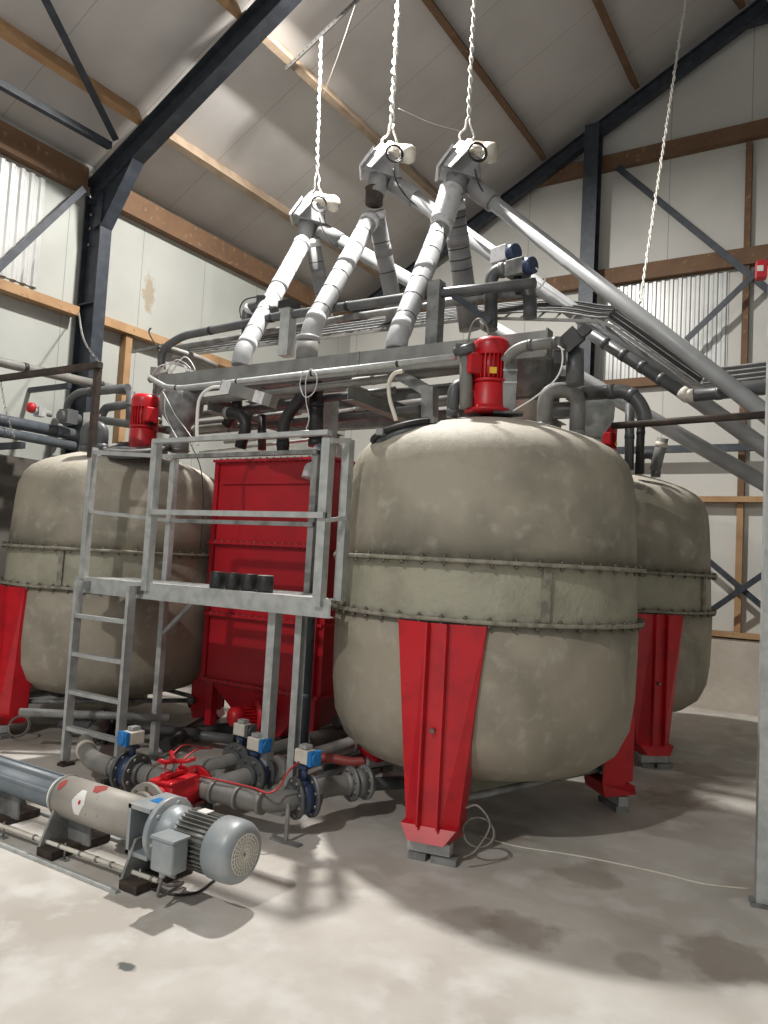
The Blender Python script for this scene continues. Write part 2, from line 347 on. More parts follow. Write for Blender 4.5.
def flat(p0, p1, w, h, label, m='steel', name='cross_brace', cat='brace', up=V((0, 0, 1)), group=None):
    return tag(MB().bar(p0, p1, w, h, up).build(name, m), label, cat, group)
flat(px(-60, 322, X=WX+.2), px(83, 189, X=WX+.2), .05, .07, 'dark wall brace rising to the top of the left steel column')
def rp(x, y, off=.06):   # point on a plane just under the purlins
    d = CR*((x-384)/FPX)-CU*((y-512)/FPX)+CF; return EYE+d*((9.63-off-EYE.z)/(d.z-.54*d.x))
flat(rp(28, -35), rp(116, 140), .07, .012, 'thin dark roof brace crossing the topmost left timber purlin', up=V((-.47, 0, .88)))
flat(rp(-60, 50, .16), rp(110, 146, .16), .07, .07, 'dark steel eaves strut below the upper left purlin', name='eaves_strut', cat='strut')
yb = GY-.26
flat(px(617, 167, Y=yb), px(778, 298, Y=yb), .012, .085, 'dark gable brace slanting down right from beside the gable column', up=V((.6, 0, .8)))
flat(px(790, 240, Y=yb-.03), px(686, 340, Y=yb-.03), .012, .075, 'dark gable brace rising right behind the cable run', up=V((-.6, 0, .8)))
flat(px(690, 545, Y=yb), px(790, 630, Y=yb), .012, .07, 'low gable brace slanting down right beside the rear tank', up=V((.6, 0, .8)))
flat(px(700, 618, Y=yb-.03), px(790, 556, Y=yb-.03), .012, .07, 'low gable brace rising right beside the rear tank', up=V((-.6, 0, .8)))
flat(px(600, 451, Y=yb), px(800, 446, Y=yb), .07, .09, 'dark horizontal steel strut across the gable wall', name='wall_strut', cat='strut')
# ------------------------------------------------------------------ timber
def purlin(x, y0, y1, label, m='wood', w=.075, h=None, bend=0):
    h = h or RT
    z = rz(x)
    a = V((.88, 0, .475)); n = V((-.475, 0, .88)); c0 = V((x, y0, z))+n*h/2; c1 = V((x, y1, z))+n*h/2
    P = [c+a*i*w/2+n*j*h/2*.98 for c in (c0, c1) for i, j in ((-1, -1), (1, -1), (1, 1), (-1, 1))]
    return tag(MB().hexa(P).build('roof_purlin', m), label, 'roof purlin', 'roof purlins')
e = .06
purlin(-6.56, -3.5, PY-e, 'orange timber purlin left of the portal rafter, lowest up the roof', 'wood')
purlin(-6.56, PY+e, GY-.3, 'pale brown timber purlin right of the portal rafter, just above the eaves', 'woodgrey')
purlin(-5.22, -3.5, PY-e, 'short end of timber purlin above the portal rafter, at top left', 'wood')
purlin(-5.22, PY+e, GY-.3, 'timber purlin running down behind the left drive head', 'woodgrey')
purlin(-3.96, PY+e, GY-.3, 'dark timber purlin behind the rope of the right drive head', 'wooddark')
purlin(-2.67, PY+e, GY-.3, 'timber purlin meeting the gable rafter, higher of the two beside the plain grey panels', 'wooddark')
purlin(-1.38, PY+e, GY-.3, 'timber purlin beside the ridge in the top right corner', 'wooddark')
def girt(p0, p1, w, h, label, m, group='wall girts'):
    return tag(MB().bar(p0, p1, w, h).build('wall_girt', m), label, 'wall girt', group)
ez = 5.6
girt((WX+.06, -2, ez), (WX+.06, PY-.12, ez), .12, .27, 'dark timber eaves beam left of the steel column', 'wooddark')
girt((WX+.06, PY+.12, ez), (WX+.06, GY-.02, ez), .12, .27, 'dark timber eaves beam right of the steel column', 'wooddark')
girt((WX+.08, -2, 4.12), (WX+.08, PY-.12, 4.12), .14, .1, 'orange timber wall rail left of the steel column, a chain hung from its end', 'wood')
girt((WX+.08, PY+.12, 4.12), (WX+.08, GY-.02, 4.12), .14, .1, 'orange timber wall rail right of the steel column, under the rust stain', 'wood')
def gz(y, x=760): return px(x, y, Y=GY-.06).z
girt((-4.2, GY-.06, (gz(137)+gz(122))/2), (RX, GY-.06, (gz(137)+gz(122))/2), .12, gz(122)-gz(137), 'highest timber rail on the gable wall, below the rafter', 'wooddark')
girt((-6.6, GY-.06, (gz(247)+gz(264))/2), (RX, GY-.06, (gz(247)+gz(264))/2), .12, gz(247)-gz(264), 'timber rail across the gable behind the ends of the slanting tubes', 'wooddark')
girt((-6.6, GY-.06, 4.18), (RX, GY-.06, 4.18), .1, .12, 'timber rail on the gable mostly hidden behind the cable run', 'wooddark')
girt((-6.6, GY-.09, gz(500)), (RX, GY-.09, gz(500)), .16, .07, 'orange timber rail on the gable level with the rear tank dome', 'wood')
girt((-6.6, GY-.11, .93), (RX, GY-.11, .93), .2, .06, 'orange timber sill plate along the top of the low concrete wall', 'wood')
flat((-1.29, GY-.05, .96), (-1.29, GY-.05, gz(500)-.04), .075, .09, 'lower upright timber stud on the gable right of the rear tank', 'wood', 'wall_stud', 'wall stud', V((0, 1, 0)))
flat((-1.29, GY-.05, gz(500)+.04), (-1.29, GY-.05, 7.2), .075, .08, 'tall upright timber stud on the gable near the right grey post', 'wooddark', 'wall_stud', 'wall stud', V((0, 1, 0)))
flat((WX+.06, px(125, 360, X=WX+.06).y, 2.46), (WX+.06, px(125, 360, X=WX+.06).y, 4.06), .1, .09, 'upright timber stud on the left wall behind the red agitator motor', 'wood', 'wall_stud', 'wall stud', V((0, 1, 0)))
# ------------------------------------------------------------------ lamps
for i, (loc, e) in enumerate(LAMPS):
    x, y, z = loc
    t = thing('bay_lamp', ['round bay lamp hanging under the roof above the white drive heads', 'round bay lamp under the roof behind the camera', 'round bay lamp under the far right roof slope'][i], 'lamp', (x, y, z))
    MB().lathe([(.15, .035), (.19, .03), (.2, .05), (.12, .14), (.06, .16), (.05, .26), (0, .26)], (x, y, z), n=28).build('housing', 'motorgrey', t)
    MB().lathe([(0, .03), (.149, .03), (.149, .034), (0, .036)], (x, y, z), n=28).build('diffuser', 'lampglow', t)
    MB().cyl((x, y, z+.25), (x, y, rz(x)+RT), .008, n=8).build('hanger', 'chain', t)
# ================================================================== TANKS
def hat(w, zz, kind):
    """folded leg plate outline, outer side: (tangential, outward)"""
    k = w
    c = .052; return [(-k, -.16), (-k, -.01), (-c-.012, .05), (-c-.008, .095), (-c+.002, .095), (-c+.006, .05), (c-.006, .05), (c-.002, .095), (c+.008, .095), (c+.012, .05), (k, -.01), (k, -.16)]
def leg_parts(root, ang, R=1.0):
    n = V((math.cos(ang), math.sin(ang), 0)); tg = V((-math.sin(ang), math.cos(ang), 0)); z = V((0, 0, 1))
    def pt(a, b, h): return n*(R+b)+tg*a+z*h
    mb = MB(); H1, H0 = 1.275, .19
    o1 = hat(.255, 1, 0); o0 = hat(.150, 0, 0); th = .008; m = len(o1)
    outer = [[pt(a, b, H0) for a, b in o0], [pt(a, b, H1) for a, b in o1]]
    inner = [[pt(a*.96, b-.01, H0) for a, b in o0], [pt(a*.96, b-.01, H1) for a, b in o1]]
    vs = outer[0]+outer[1]+inner[0]+inner[1]; f = []
    for i in range(m-1):
        f += [(i, i+1, m+i+1, m+i), (2*m+i, 3*m+i, 3*m+i+1, 2*m+i+1), (m+i, m+i+1, 3*m+i+1, 3*m+i), (i, 2*m+i, 2*m+i+1, i+1)]
    f += [(0, m, 3*m, 2*m), (m-1, 3*m-1, 4*m-1, 2*m-1)]
    leg = mb.add(vs, f).build('leg', 'red', root)
    ft = MB().hexa([pt(-.15, -.15, .115), pt(.15, -.15, .115), pt(.1, .10, .115), pt(-.1, .10, .115), pt(-.15, -.17, .2), pt(.15, -.17, .2), pt(.155, .06, .19), pt(-.155, .06, .19)])
    ft.build('foot_plate', 'red', leg)
    ax = (tg, n, z)
    lc = MB().box(pt(0, 0, .075), (.24, .07, .062), ax=ax)
    lc.build('load_cell', 'galv', leg)
    MB().box(pt(-.06, .0, .02), (.10, .09, .04), ax=ax).box(pt(.09, .0, .018), (.14, .09, .035), ax=ax).box(pt(-.06, 0, .045), (.03, .04, .03), ax=ax).build('foot_pad', 'galvdull', leg)
    MB().cyl(pt(0, .05, .70), pt(0, .075, .70), .014, n=8).build('bolt', 'bolt', leg)
    return leg
LEG = [math.radians(a) for a in (-79, 42, 162)]
def make_tank(group):
    root = thing('storage_tank', '', 'tank', (0, 0, 0), group)
    lower = [(0, .315), (.35, .32), (.60, .342), (.78, .395), (.895, .485), (.962, .625), (.988, .82), (.995, 1.1), (.995, 1.285)]
    MB().lathe(lower, n=96).build('lower_shell', 'tank', root)
    MB().lathe([(.985, 1.285), (.985, 1.315), (.975, 1.6), (.975, 1.625)], n=96).build('middle_band', 'band', root)
    MB().lathe([(.975, 1.62), (.965, 1.85), (.95, 2.08), (.935, 2.2), (.90, 2.30), (.84, 2.37), (.74, 2.43), (.62, 2.475), (.5, 2.515), (.36, 2.555), (.2, 2.585), (.08, 2.6), (0, 2.602)], n=96).build('upper_shell', 'tankup', root)
    MB().lathe([(.0, .19), (.33, .19), (.35, .21), (.36, .33), (0, .33)], n=40).build('sump', 'band', root)
    for zf, nm in ((1.295, 'lower_flange'), (1.625, 'upper_flange')):
        fl = MB().lathe([(.985, zf-.012), (1.03, zf-.012), (1.032, zf), (1.03, zf+.012), (.975, zf+.012)], n=96).build(nm, 'flange', root)
        proto = None
        for k in range(48):
            a = 2*math.pi*(k+.5)/48
            if proto is None:
                mbb = MB().cyl((1.012, 0, zf-.035), (1.012, 0, zf+.03), .0075, n=6).cyl((1.012, 0, zf-.028), (1.012, 0, zf-.013), .014, n=6).cyl((1.012, 0, zf+.012), (1.012, 0, zf+.022), .014, n=6)
                proto = mbb.build('flange_bolt', 'bolt', fl); b = proto
            else:
                b = proto.copy(); COL.objects.link(b); b.parent = fl
            b.rotation_euler = (0, 0, a)
    a = math.radians(-46)
    MB().box((.99*math.cos(a), .99*math.sin(a), 1.46), (.03, .045, .3), rz=a).build('band_seam', 'flange', root)
    for a in LEG: leg_parts(root, a)
    for i in range(3):
        a, b = LEG[i], LEG[(i+1) % 3]
        p = V((math.cos(a)*.99, math.sin(a)*.99, .285)); q = V((math.cos(b)*.99, math.sin(b)*.99, .285))
        u = (q-p).normalized()*.14
        MB().cyl(p+u, q-u, .021, n=12).cyl(p+u*.8, p+u*1.25, .034, n=10).cyl(q-u*1.25, q-u*.8, .034, n=10).build('tie_rod', 'galvdull', root)
    return root
C1 = V((-2.16, 4.80, 0)); C2 = V((-5.83, 4.78, 0)); C3 = V((-2.15, 7.56, 0))
tk1 = make_tank('round fibreglass tanks')
for o in bpy.data.objects: 
    if o.parent: KIDS.setdefault(o.parent.name, []).append(o)
tk1['label'] = 'large beige fibreglass tank in front with its red leg towards the camera'
tk2 = dup(tk1, C2, 'beige fibreglass tank at the left behind the ladder and platform', rz=math.radians(-21), sc=.96)
for ch in tk2.children if False else [o for o in bpy.data.objects if o.parent == tk2 and o.name.startswith('leg')][1:2]: ch.rotation_euler = (0, 0, math.radians(9))
tk3 = dup(tk1, C3, 'beige fibreglass tank partly hidden at the right behind the front tank', rz=math.radians(32))
tk1.location = C1
# ================================================================== TANK TOP EQUIPMENT
def agitator(loc, label, rot=0, group='red agitator motors', s=.8):
    """vertical geared motor: origin at the flange"""
    x, y, z = loc; t = thing('agitator_motor', label, 'motor', loc, group); c = V(loc)
    MB().lathe([(0, 0), (.17, 0), (.17, .02), (.135, .025), (.13, .06), (.125, .2), (.115, .215), (0, .215)], c, n=28).build('gearbox', 'redmotor', t)
    MB().lathe([(0, .215), (.135, .215), (.135, .235), (.105, .24), (.105, .25), (0, .25)], c, n=28).build('adapter_flange', 'redmotor', t)
    b = MB().lathe([(0, .24), (.105, .24), (.105, .43), (0, .43)], c, n=28)
    for k in range(26):
        a = 2*math.pi*k/26; d = V((math.cos(a), math.sin(a), 0)); b.box(c+d*.115+V((0, 0, .335)), (.028, .006, .19), rz=a)
    b.build('finned_body', 'redmotor', t)
    MB().lathe([(.128, .41), (.132, .42), (.132, .49), (.125, .52), (.10, .54), (.05, .548), (0, .55)], c, n=32).build('fan_cover', 'red', t)
    d = V((math.cos(rot), math.sin(rot), 0)); 
    bx = MB().box(c+d*.155+V((0, 0, .33)), (.11, .12, .14), rz=rot).build('terminal_box', 'redmotor', t, .012)
    MB().cyl(c+d*.155+V((0, 0, .26)), c+d*.155+V((0, 0, .225)), .016, n=10).build('cable_gland', 'black', bx)
    d2 = V((math.cos(rot+1.15), math.sin(rot+1.15), 0))
    MB().box(c+d2*.132+V((0, 0, .285)), (.004, .05, .045), rz=rot+1.15).build('label_plate', 'yellow', t)
    t.scale = (s, s, s); return t
zt = 2.585
mA = px(489, 400, D=5.0); mA = V((mA.x, mA.y, 2.59)); mB = px(143, 436, D=7.0)
view = lambda p: math.atan2(-p.y, -p.x)
agitator(mA, 'red agitator motor on top of the front tank', view(mA)-1.0, s=.9)
c = px(143, 438, D=6.8); agitator((c.x, c.y, 2.45), 'red agitator motor on top of the left tank', view(c)+.35, s=.92)
c = px(606, 425, D=7.3); agitator((c.x, c.y, 2.585), 'red agitator motor mostly hidden on the tank at the right rear', view(V((-2.2, 7.5, 0))))
MB_ = MB
def pipe(name, label, cat, pts, r, m='pvc', bend=.08, collars=(), cm=None, group=None, n=14, raw=False):
    """one run of pipe; collars = fractions along the run carrying a socket ring"""
    P = [V(p) for p in pts] if raw else smooth(pts, bend) if bend else [V(p) for p in pts]
    if not collars: return tag(MB().tube(P, r, n).build(name, m), label, cat, group)
    lo = V([min(p[i] for p in P) for i in range(3)]); t = thing(name, label, cat, (P[0].x, P[0].y, lo.z-r), group)
    MB().tube(P, r, n).build('pipe_run', m, t)
    L = [0]
    for a, b in zip(P, P[1:]): L.append(L[-1]+(b-a).length)
    for c in collars:
        s = c*L[-1]; k = max(i for i in range(len(L)) if L[i] <= s+1e-6); k = min(k, len(P)-2); d = (P[k+1]-P[k]).normalized(); q = P[k]+d*(s-L[k])
        h = r*.45; MB().cyl(q-d*h, q+d*h, r*1.08, n=n).build('socket_ring', cm or m, t)
    return t
# front tank crown
zf = lambda p, dz=0: V((p[0], p[1], dz))
def hook(label, p0, p1, z0, z1, h, r, m='pvc', group='bent vent pipes'):
    p0, p1 = V(p0), V(p1)
    return pipe('vent_pipe', label, 'pipe', [(p0.x, p0.y, z0), (p0.x, p0.y, h), (p1.x, p1.y, h), (p1.x, p1.y, z1)], r, m, r*1.9, (.06, .94), group=group)
a, b = px(453, 405, D=4.98), px(476, 405, D=5.05)
hook('dark inverted U pipe on the front tank left of its red motor', a, b, 2.55, 2.57, 2.77, .04, 'pvc')
a, b = px(545, 405, D=5.0), px(578, 405, D=5.0)
hook('thick grey inverted U pipe on the front tank right of its red motor', a, b, 2.48, 2.44, 2.77, .05, 'pvcdust')
# bracket post beside the red motor
c = px(509, 400, D=4.95)
t = thing('bracket_post', 'grey square post with base plate beside the front red motor', 'bracket', (c.x, c.y, 2.575))
MB().box((c.x, c.y, 2.583), (.19, .15, .016), rz=.4).build('base_plate', 'pvc', t)
MB().box((c.x, c.y, 2.76), (.085, .085, .35), rz=.4).build('post', 'galvdull', t)
MB().box((c.x, c.y, 2.78), (.092, .092, .012), rz=.4).build('clamp_band', 'galv', t)
MB().box((c.x, c.y, 2.86), (.092, .092, .012), rz=.4).build('clamp_band', 'galv', t)
# inlet hopper with ribbed sleeve (front tank) and the same on the others
def inlet(x, y, z0, label, s=1., m='galvdull', ms='cream'):
    t = thing('inlet_hopper', label, 'hopper', (x, y, z0), 'inlet hoppers above the tanks')
    pr = []
    for k in range(7): pr += [(.085*s, .03*k*s), (.096*s, (.03*k+.015)*s)]
    MB().lathe([(0, 0)]+pr+[(.085*s, .21*s), (0, .21*s)], (x, y, z0), n=24).build('ribbed_sleeve', ms, t)
    MB().lathe([(0, .2*s), (.09*s, .2*s), (.095*s, .24*s), (.19*s, .37*s), (.2*s, .52*s), (.17*s, .57*s), (.08*s, .59*s), (0, .59*s)], (x, y, z0), n=32).build('hopper_cone', m, t)
    MB().torus((x, y, z0+.02*s), (0, 0, 1), .094*s, .008, k=6).build('clamp_ring', 'chain', t)
    MB().torus((x, y, z0+.2*s), (0, 0, 1), .094*s, .008, k=6).build('clamp_ring', 'chain', t)
    return t
c = px(527, 400, D=5.35); inlet(c.x, c.y, 2.56, 'round inlet hopper with ribbed sleeve behind the front red motor')
c = px(592, 425, D=6.7); inlet(c.x, c.y, 2.56, 'pale inlet hopper with ribbed sleeve on the rear right tank', .95, 'galv', 'cover')
c = px(180, 432, D=6.7); inlet(c.x, c.y, 2.44, 'dull grey inlet hopper right of the left red motor', .95, 'galvdull', 'galvdull')
# manholes
def manhole(p, r, label, m, tilt=V((0, 0, 1))):
    t = thing('manhole_ring', label, 'manhole', p, 'round manholes on the domes')
    MB().torus(V(p)+tilt*.03, tilt, r, .018).build('ring', m, t)
    MB().cyl(V(p)-tilt*.03, V(p)+tilt*.02, r*.97, n=40).build('lid', 'pvc', t)
    for k in range(4):
        a_, b_, _ = frame(tilt); q = V(p)+(a_*math.cos(k*1.57+.5)+b_*math.sin(k*1.57+.5))*(r+.01); MB().box(q+tilt*.03, (.05, .05, .04)).build('clamp', 'galvdull', t)
c = px(138, 441, D=6.55); manhole((c.x, c.y, 2.42), .26, 'grey manhole ring at the front of the left tank dome', 'pvcdust', V((.1, -.28, .95)).normalized())
c = px(408, 420, D=4.95); manhole((c.x, c.y, 2.40), .22, 'dark manhole ring on the left shoulder of the front tank', 'black', V((-.28, -.08, .95)).normalized())
# small pipes on the rear right tank
hook('short dark inverted U pipe on the rear right tank beside the upright capped pipe', px(640, 460, D=6.9), px(656, 460, D=6.9), 2.5, 2.48, 2.68, .04, 'pvc')
c0, c1 = px(655, 470, D=6.8), px(663, 438, D=6.75)
pipe('capped_pipe', 'tilted grey pipe with pale cap on the rear right tank', 'pipe', [c0, c1], .048, 'pvcdust', 0, (.8,), 'cream')
# left tank hooks
hook('grey inverted U pipe on the left tank behind the dark gate post', px(86, 440, D=6.5), px(102, 443, D=6.5), 2.38, 2.4, 2.60, .05, 'pvc')
# ================================================================== HIGH STEEL FRAMEWORK
YB = 4.60
bt = px(400, 347, Y=YB).z
t = thing('channel_beam', 'long grey steel channel beam above the tanks, nearest to the camera', 'beam', (-3.3, YB, 2.9), 'high channel beams')
MB().chan((px(158, 375, Y=YB).x, YB, bt-.085), (px(548, 340, Y=YB).x, YB, bt-.085), .17, .07, .008, -1).build('channel', 'beamgrey', t)
MB().box((px(548, 340, Y=YB).x, YB+.02, bt-.085), (.012, .1, .18)).build('end_plate', 'beamgrey', t)
MB().box((-3.16, YB-.004, bt-.085), (.012, .012, .17)).build('splice_plate', 'galvdull', t)
for i, (y, z, x0, x1, l) in enumerate(((5.6, 3.0, -5.1, -1.9, 'grey channel beam behind the front channel beam'), (6.5, 3.0, -5.1, -2.1, 'farthest grey channel beam crossing behind the drop tubes'))):
    tag(MB().chan((x0, y, z), (x1, y, z), .14, .07, .008, 1).build('channel_beam', 'beamgrey'), l, 'beam', 'high channel beams')
for x, l in ((-4.72, 'cross beam under the framework near the left tank'), (-3.28, 'cross beam under the framework over the red hopper'), (-2.3, 'cross beam under the framework behind the front red motor')):
    tag(MB().ibeam((x, YB+.06, 2.84), (x, 6.6, 2.84), .12, .1, .008).build('cross_beam', 'beamgrey'), l, 'beam', 'cross beams of the framework')
def post(x, y, z0, z1, a, m, label, up=V((0, 1, 0)), name='support_post', group=None, cap=None):
    t = thing(name, label, 'post', (x, y, z0), group)
    MB().section((x, y, z0), (x, y, z1), [(-a/2, -a/2), (a/2, -a/2), (a/2, a/2), (-a/2, a/2)], up).build('post', m, t)
    if z0 < .1: MB().box((x, y, .01), (a*2, a*2, .02)).build('base_plate', m, t)
    if cap: MB().box((x, y, z1+.03), (a*1.4, a*1.3, .06)).build('cap', cap, t)
    return t
post(-3.28, 6.3, 0, 2.78, .1, 'galv', 'galvanised framework post behind the red hopper')
post(-4.72, 6.55, 0, 2.78, .1, 'galv', 'galvanised framework post behind the left tank')
post(-2.25, 6.18, 0, 2.78, .1, 'galv', 'galvanised framework post between the two right tanks')
def upright(x, yt, yb_, Y, a, m, label, cap=None):
    p, q = px(x, yb_, Y=Y), px(x, yt, Y=Y)
    return post(q.x, Y, p.z, q.z, a, m, label, name='upright_channel', cap=cap, group='short uprights on the framework')
upright(289, 309, 356, 5.0, .10, 'galv', 'bright galvanised upright with black cap between the left and middle drop tubes', 'black')
upright(437, 282, 345, 5.0, .10, 'galvdull', 'dull galvanised upright right of the right drop tube')
upright(332, 395, 462, 5.15, .09, 'galv', 'galvanised upright above the red hopper behind the railing corner')
upright(574, 345, 400, 4.9, .06, 'galvdull', 'dull grey upright under the right end of the framework')
upright(557, 345, 402, 4.9, .05, 'pvc', 'dark narrow upright under the right end of the framework')
flat(px(443, 288, Y=5.0), px(491, 322, Y=5.0), .03, .045, 'dark diagonal bar leaning from the dull galvanised upright', 'steel', 'diagonal_bar', 'brace')
# dusty deck boards on top of the framework
for y_, l in ((4.78, 'dusty plank on the high framework nearest the channel beam'), (5.35, 'dusty plank on the high framework farther back')):
    tag(MB().box((-4.15, y_, bt+.01), (1.7, .18, .02)).build('deck_plank', 'dustboard'), l, 'plank')
# pipe runs: (pixels, Y)
def P_(pts, Y): return [px(x, y, Y=(Y if not isinstance(Y, (list, tuple)) else Y[i])) for i, (x, y) in enumerate(pts)]
def run(label, pts, Y, r, m='pvc', bend=.09, collars=(), cm=None, name='pipe', cat='pipe', group=None): return pipe(name, label, cat, P_(pts, Y), r, m, bend, collars, cm, group)
YF = 4.48
run('pale conduit clamped along the front channel beam', ((150, 378), (166, 387), (182, 388), (456, 357)), YF, .022, 'galv', .05, (.12, .35, .6, .85), 'black')
run('dusty beige tube just below the front channel beam', ((196, 402), (470, 368)), 4.7, .035, 'pvcdust', 0, (.3, .7))
run('dark pipe with pale highlight below the framework, left of the electric box', ((196, 416), (260, 407), (330, 398), (395, 390)), 5.0, .03, 'pvc', .1, (.3, .6))
run('grey pipe behind the front tank dome', ((330, 416), (400, 406), (470, 398)), 5.5, .045, 'pvcdust', .1, (.2, .75))
run('long dark pipe lowest below the framework, above the red hopper', ((190, 432), (290, 423), (420, 409)), 5.3, .035, 'pvc', .1, (.2, .5, .8))
run('pale pipe low above the red hopper', ((225, 441), (330, 431)), 5.8, .03, 'galv', .1, (.5,))
run('grey pipe crossing behind the middle of the framework', ((330, 400), (450, 388), (560, 380)), 6.0, .045, 'pvcdust', 0, (.3, .8))
run('upper grey pipe rising from the elbow by the steel hook, long and clamped', ((162, 375), (161, 350), (182, 336), (240, 325), (275, 317), (350, 306), (440, 293), (535, 283)), 5.0, .038, 'pvc', .12, (.22, .4, .6, .8), 'black')
run('grey flat bar below the upper clamped pipe', ((175, 348), (240, 337), (350, 317), (440, 304), (535, 292)), 5.3, .028, 'galvdull', .1)
run('short blue grey pipe going back from the elbow by the steel hook', ((162, 347), (198, 358), (215, 366)), (5.0, 5.4, 5.8), .035, 'pvcdust', .05)
run('dark inverted elbow pipe with dusty white top behind the left drop tube', ((247, 352), (247, 309), (262, 305), (275, 312)), 5.1, .05, 'pvc', .08, (.55,), 'cover')
run('tall dark pipe bent over at the top beside the blue valve motors', ((491, 330), (491, 273), (512, 266), (530, 292), (530, 318)), 5.2, .05, 'pvc', .1, (.5,), 'pvcdust')
run('dark horizontal pipe behind the right drop tube', ((455, 300), (520, 288)), 5.7, .055, 'black', .1, (.3, .7))
run('pipe running right from beside the front red motor', ((505, 362), (512, 352), (524, 346), (562, 342)), 4.45, .035, 'pvcdust', .06, (.5, .9), 'pvc')
run('thick grey pipe bending down over the rear right tank', ((582, 394), (624, 391), (636, 398), (644, 412), (645, 425)), 5.4, .05, 'pvc', .1, (.35, .6))
run('thin dark handrail tube reaching right to the grey post', ((612, 426), (690, 420), (790, 413)), 5.2, .024, 'rust', 0)
run('upright dark pipe on the rear right tank, left one', ((630, 404), (629, 470)), 6.6, .04, 'pvc', 0, (.5,), 'pvcblue')
run('upright dark pipe on the rear right tank, right one', ((642, 405), (639, 474)), 6.6, .035, 'black', 0, (.4,))
# black insulated hoses above the red hopper
run('thick black hose elbow above the red hopper', ((283, 452), (283, 420), (303, 396), (309, 378)), 4.75, .05, 'black', .14, (.1, .9), 'black')
run('black elbow pipe with capped end above the left of the red hopper', ((226, 413), (240, 414), (247, 424), (240, 448)), 4.7, .048, 'black', .09, (.05,), 'pvcdust')
run('black downpipe below the electric box', ((237, 398), (237, 410), (226, 425)), 4.8, .045, 'black', .08)
run('black pipe hanging above the railing', ((262, 415), (262, 450)), 5.0, .036, 'black', 0, (.5,))
run('wide black pipe standing behind the railing corner', ((316, 382), (316, 446)), 4.9, .06, 'black', 0, (.35, .95))
run('left dark pipe beside the left red motor', ((131, 392), (130, 425)), 5.1, .045, 'pvc', 0, (.4,))
run('right grey pipe beside the left red motor', ((158, 375), (157, 432)), 5.0, .045, 'pvc', 0, (.3, .8))
run('grey pipe crossing the base of the left red motor', ((100, 420), (150, 427), (190, 434)), 4.75, .038, 'pvc', .1, (.4,))
run('white tipped elbow near the left inlet hopper', ((190, 440), (196, 429), (215, 427), (235, 425)), 5.2, .04, 'pvcdust', .08)
run('grey pipe turning down behind the dark gate post', ((67, 425), (68, 402), (78, 393), (128, 388)), 5.1, .045, 'pvc', .12, (.5,))
run('lower grey pipe turning down right of the steel column', ((101, 418), (105, 408), (130, 404)), 5.3, .045, 'pvc', .1)
# ducts
t = thing('bent_duct', 'rust edged grey bent duct behind the white hose', 'duct', px(425, 412, Y=4.7))
MB().bar(px(393, 371, Y=4.7), px(430, 392, Y=4.7), .09, .08).bar(px(430, 388, Y=4.7), px(430, 418, Y=4.7), .09, .09).build('duct_body', 'galvdull', t)
# electric box with conduit
t = thing('cable_trunk_box', 'long grey terminal box with pale end labels below the channel beam', 'electrical box', px(248, 398, Y=4.15))
a, b = px(224, 386, Y=4.15), px(274, 402, Y=4.15)
MB().bar(a, b, .08, .085).build('box_body', 'pvcdust', t)
for f0, f1 in ((.02, .2), (.68, .86)):
    p, q = a.lerp(b, f0), a.lerp(b, f1); MB().bar(p, q, .084, .088).build('label_plate', 'cover', t)
pipe('white_conduit', 'white bent conduit arching up to the grey terminal box', 'conduit', spline([px(*p, Y=4.15) for p in ((197, 446), (197, 420), (200, 398), (211, 388), (226, 387))]), .012, 'white', 0, raw=True)
pipe('white_hose', 'white curved hose hanging in front of the bent duct', 'hose', spline([px(*p, Y=4.35) for p in ((396, 420), (390, 400), (389, 384), (394, 374), (403, 371))]), .014, 'cream', 0, raw=True)
pipe('cable_loop', 'pale looping cable over the connector left of the front red motor', 'cable', spline([px(*p, Y=4.3) for p in ((468, 342), (472, 325), (479, 319), (486, 325), (489, 335))]), .007, 'cable', 0, raw=True)
pipe('signal_cable', 'thin pale cable sagging from the right bracket to the front tank', 'cable', spline([px(*p, Y=4.35) for p in ((513, 411), (535, 397), (555, 380), (562, 365), (562, 350), (558, 346))]), .005, 'white', 0, raw=True)
# connector cluster beside the front motor
t = thing('pipe_connector', 'dusty dark pipe connector left of the front red motor', 'connector', px(464, 400, Y=4.4))
MB().cyl(px(466, 408, Y=4.4), px(466, 352, Y=4.4), .042).build('pipe_body', 'pvcdust', t)
MB().box(px(463, 350, Y=4.38), (.1, .08, .06), rz=.5).cyl(px(455, 352, Y=4.35), px(474, 347, Y=4.35), .03).build('union_nut', 'pvc', t)
t = thing('pipe_connector', 'dusty dark connector with black square brackets at the right end of the framework', 'connector', px(575, 380, Y=4.6))
MB().box(px(571, 340, Y=4.55), (.13, .05, .13), ax=(V((.7, .2, .7)), V((-.2, .98, 0)), V((-.7, .2, .7)))).build('bracket_plate', 'black', t)
MB().box(px(584, 331, Y=4.55), (.07, .05, .07), ax=(V((.7, .2, .7)), V((-.2, .98, 0)), V((-.7, .2, .7)))).build('bracket_plate', 'black', t)
MB().cyl(px(575, 385, Y=4.6), px(575, 350, Y=4.6), .055).build('pipe_body', 'pvc', t)
MB().box(px(560, 358, Y=4.5), (.07, .06, .08), rz=.3).build('junction_box', 'black', t)
t = thing('pipe_connector', 'dusty connector with tangled wires between the left red motor and the conduit', 'connector', px(158, 378, Y=4.9))
MB().box(px(158, 372, Y=4.85), (.11, .1, .07), rz=.5).cyl(px(150, 380, Y=4.8), px(170, 372, Y=4.8), .03).build('union_body', 'pvcdust', t)
for k in range(4): MB().tube(spline([px(150+6*k, 378, Y=4.8), px(160+8*k, 366-3*k, Y=4.75), px(180+5*k, 364+2*k, Y=4.75), px(186, 372, Y=4.8), px(172, 374, Y=4.8)]), .005, 6).build('wire', 'cover', t)
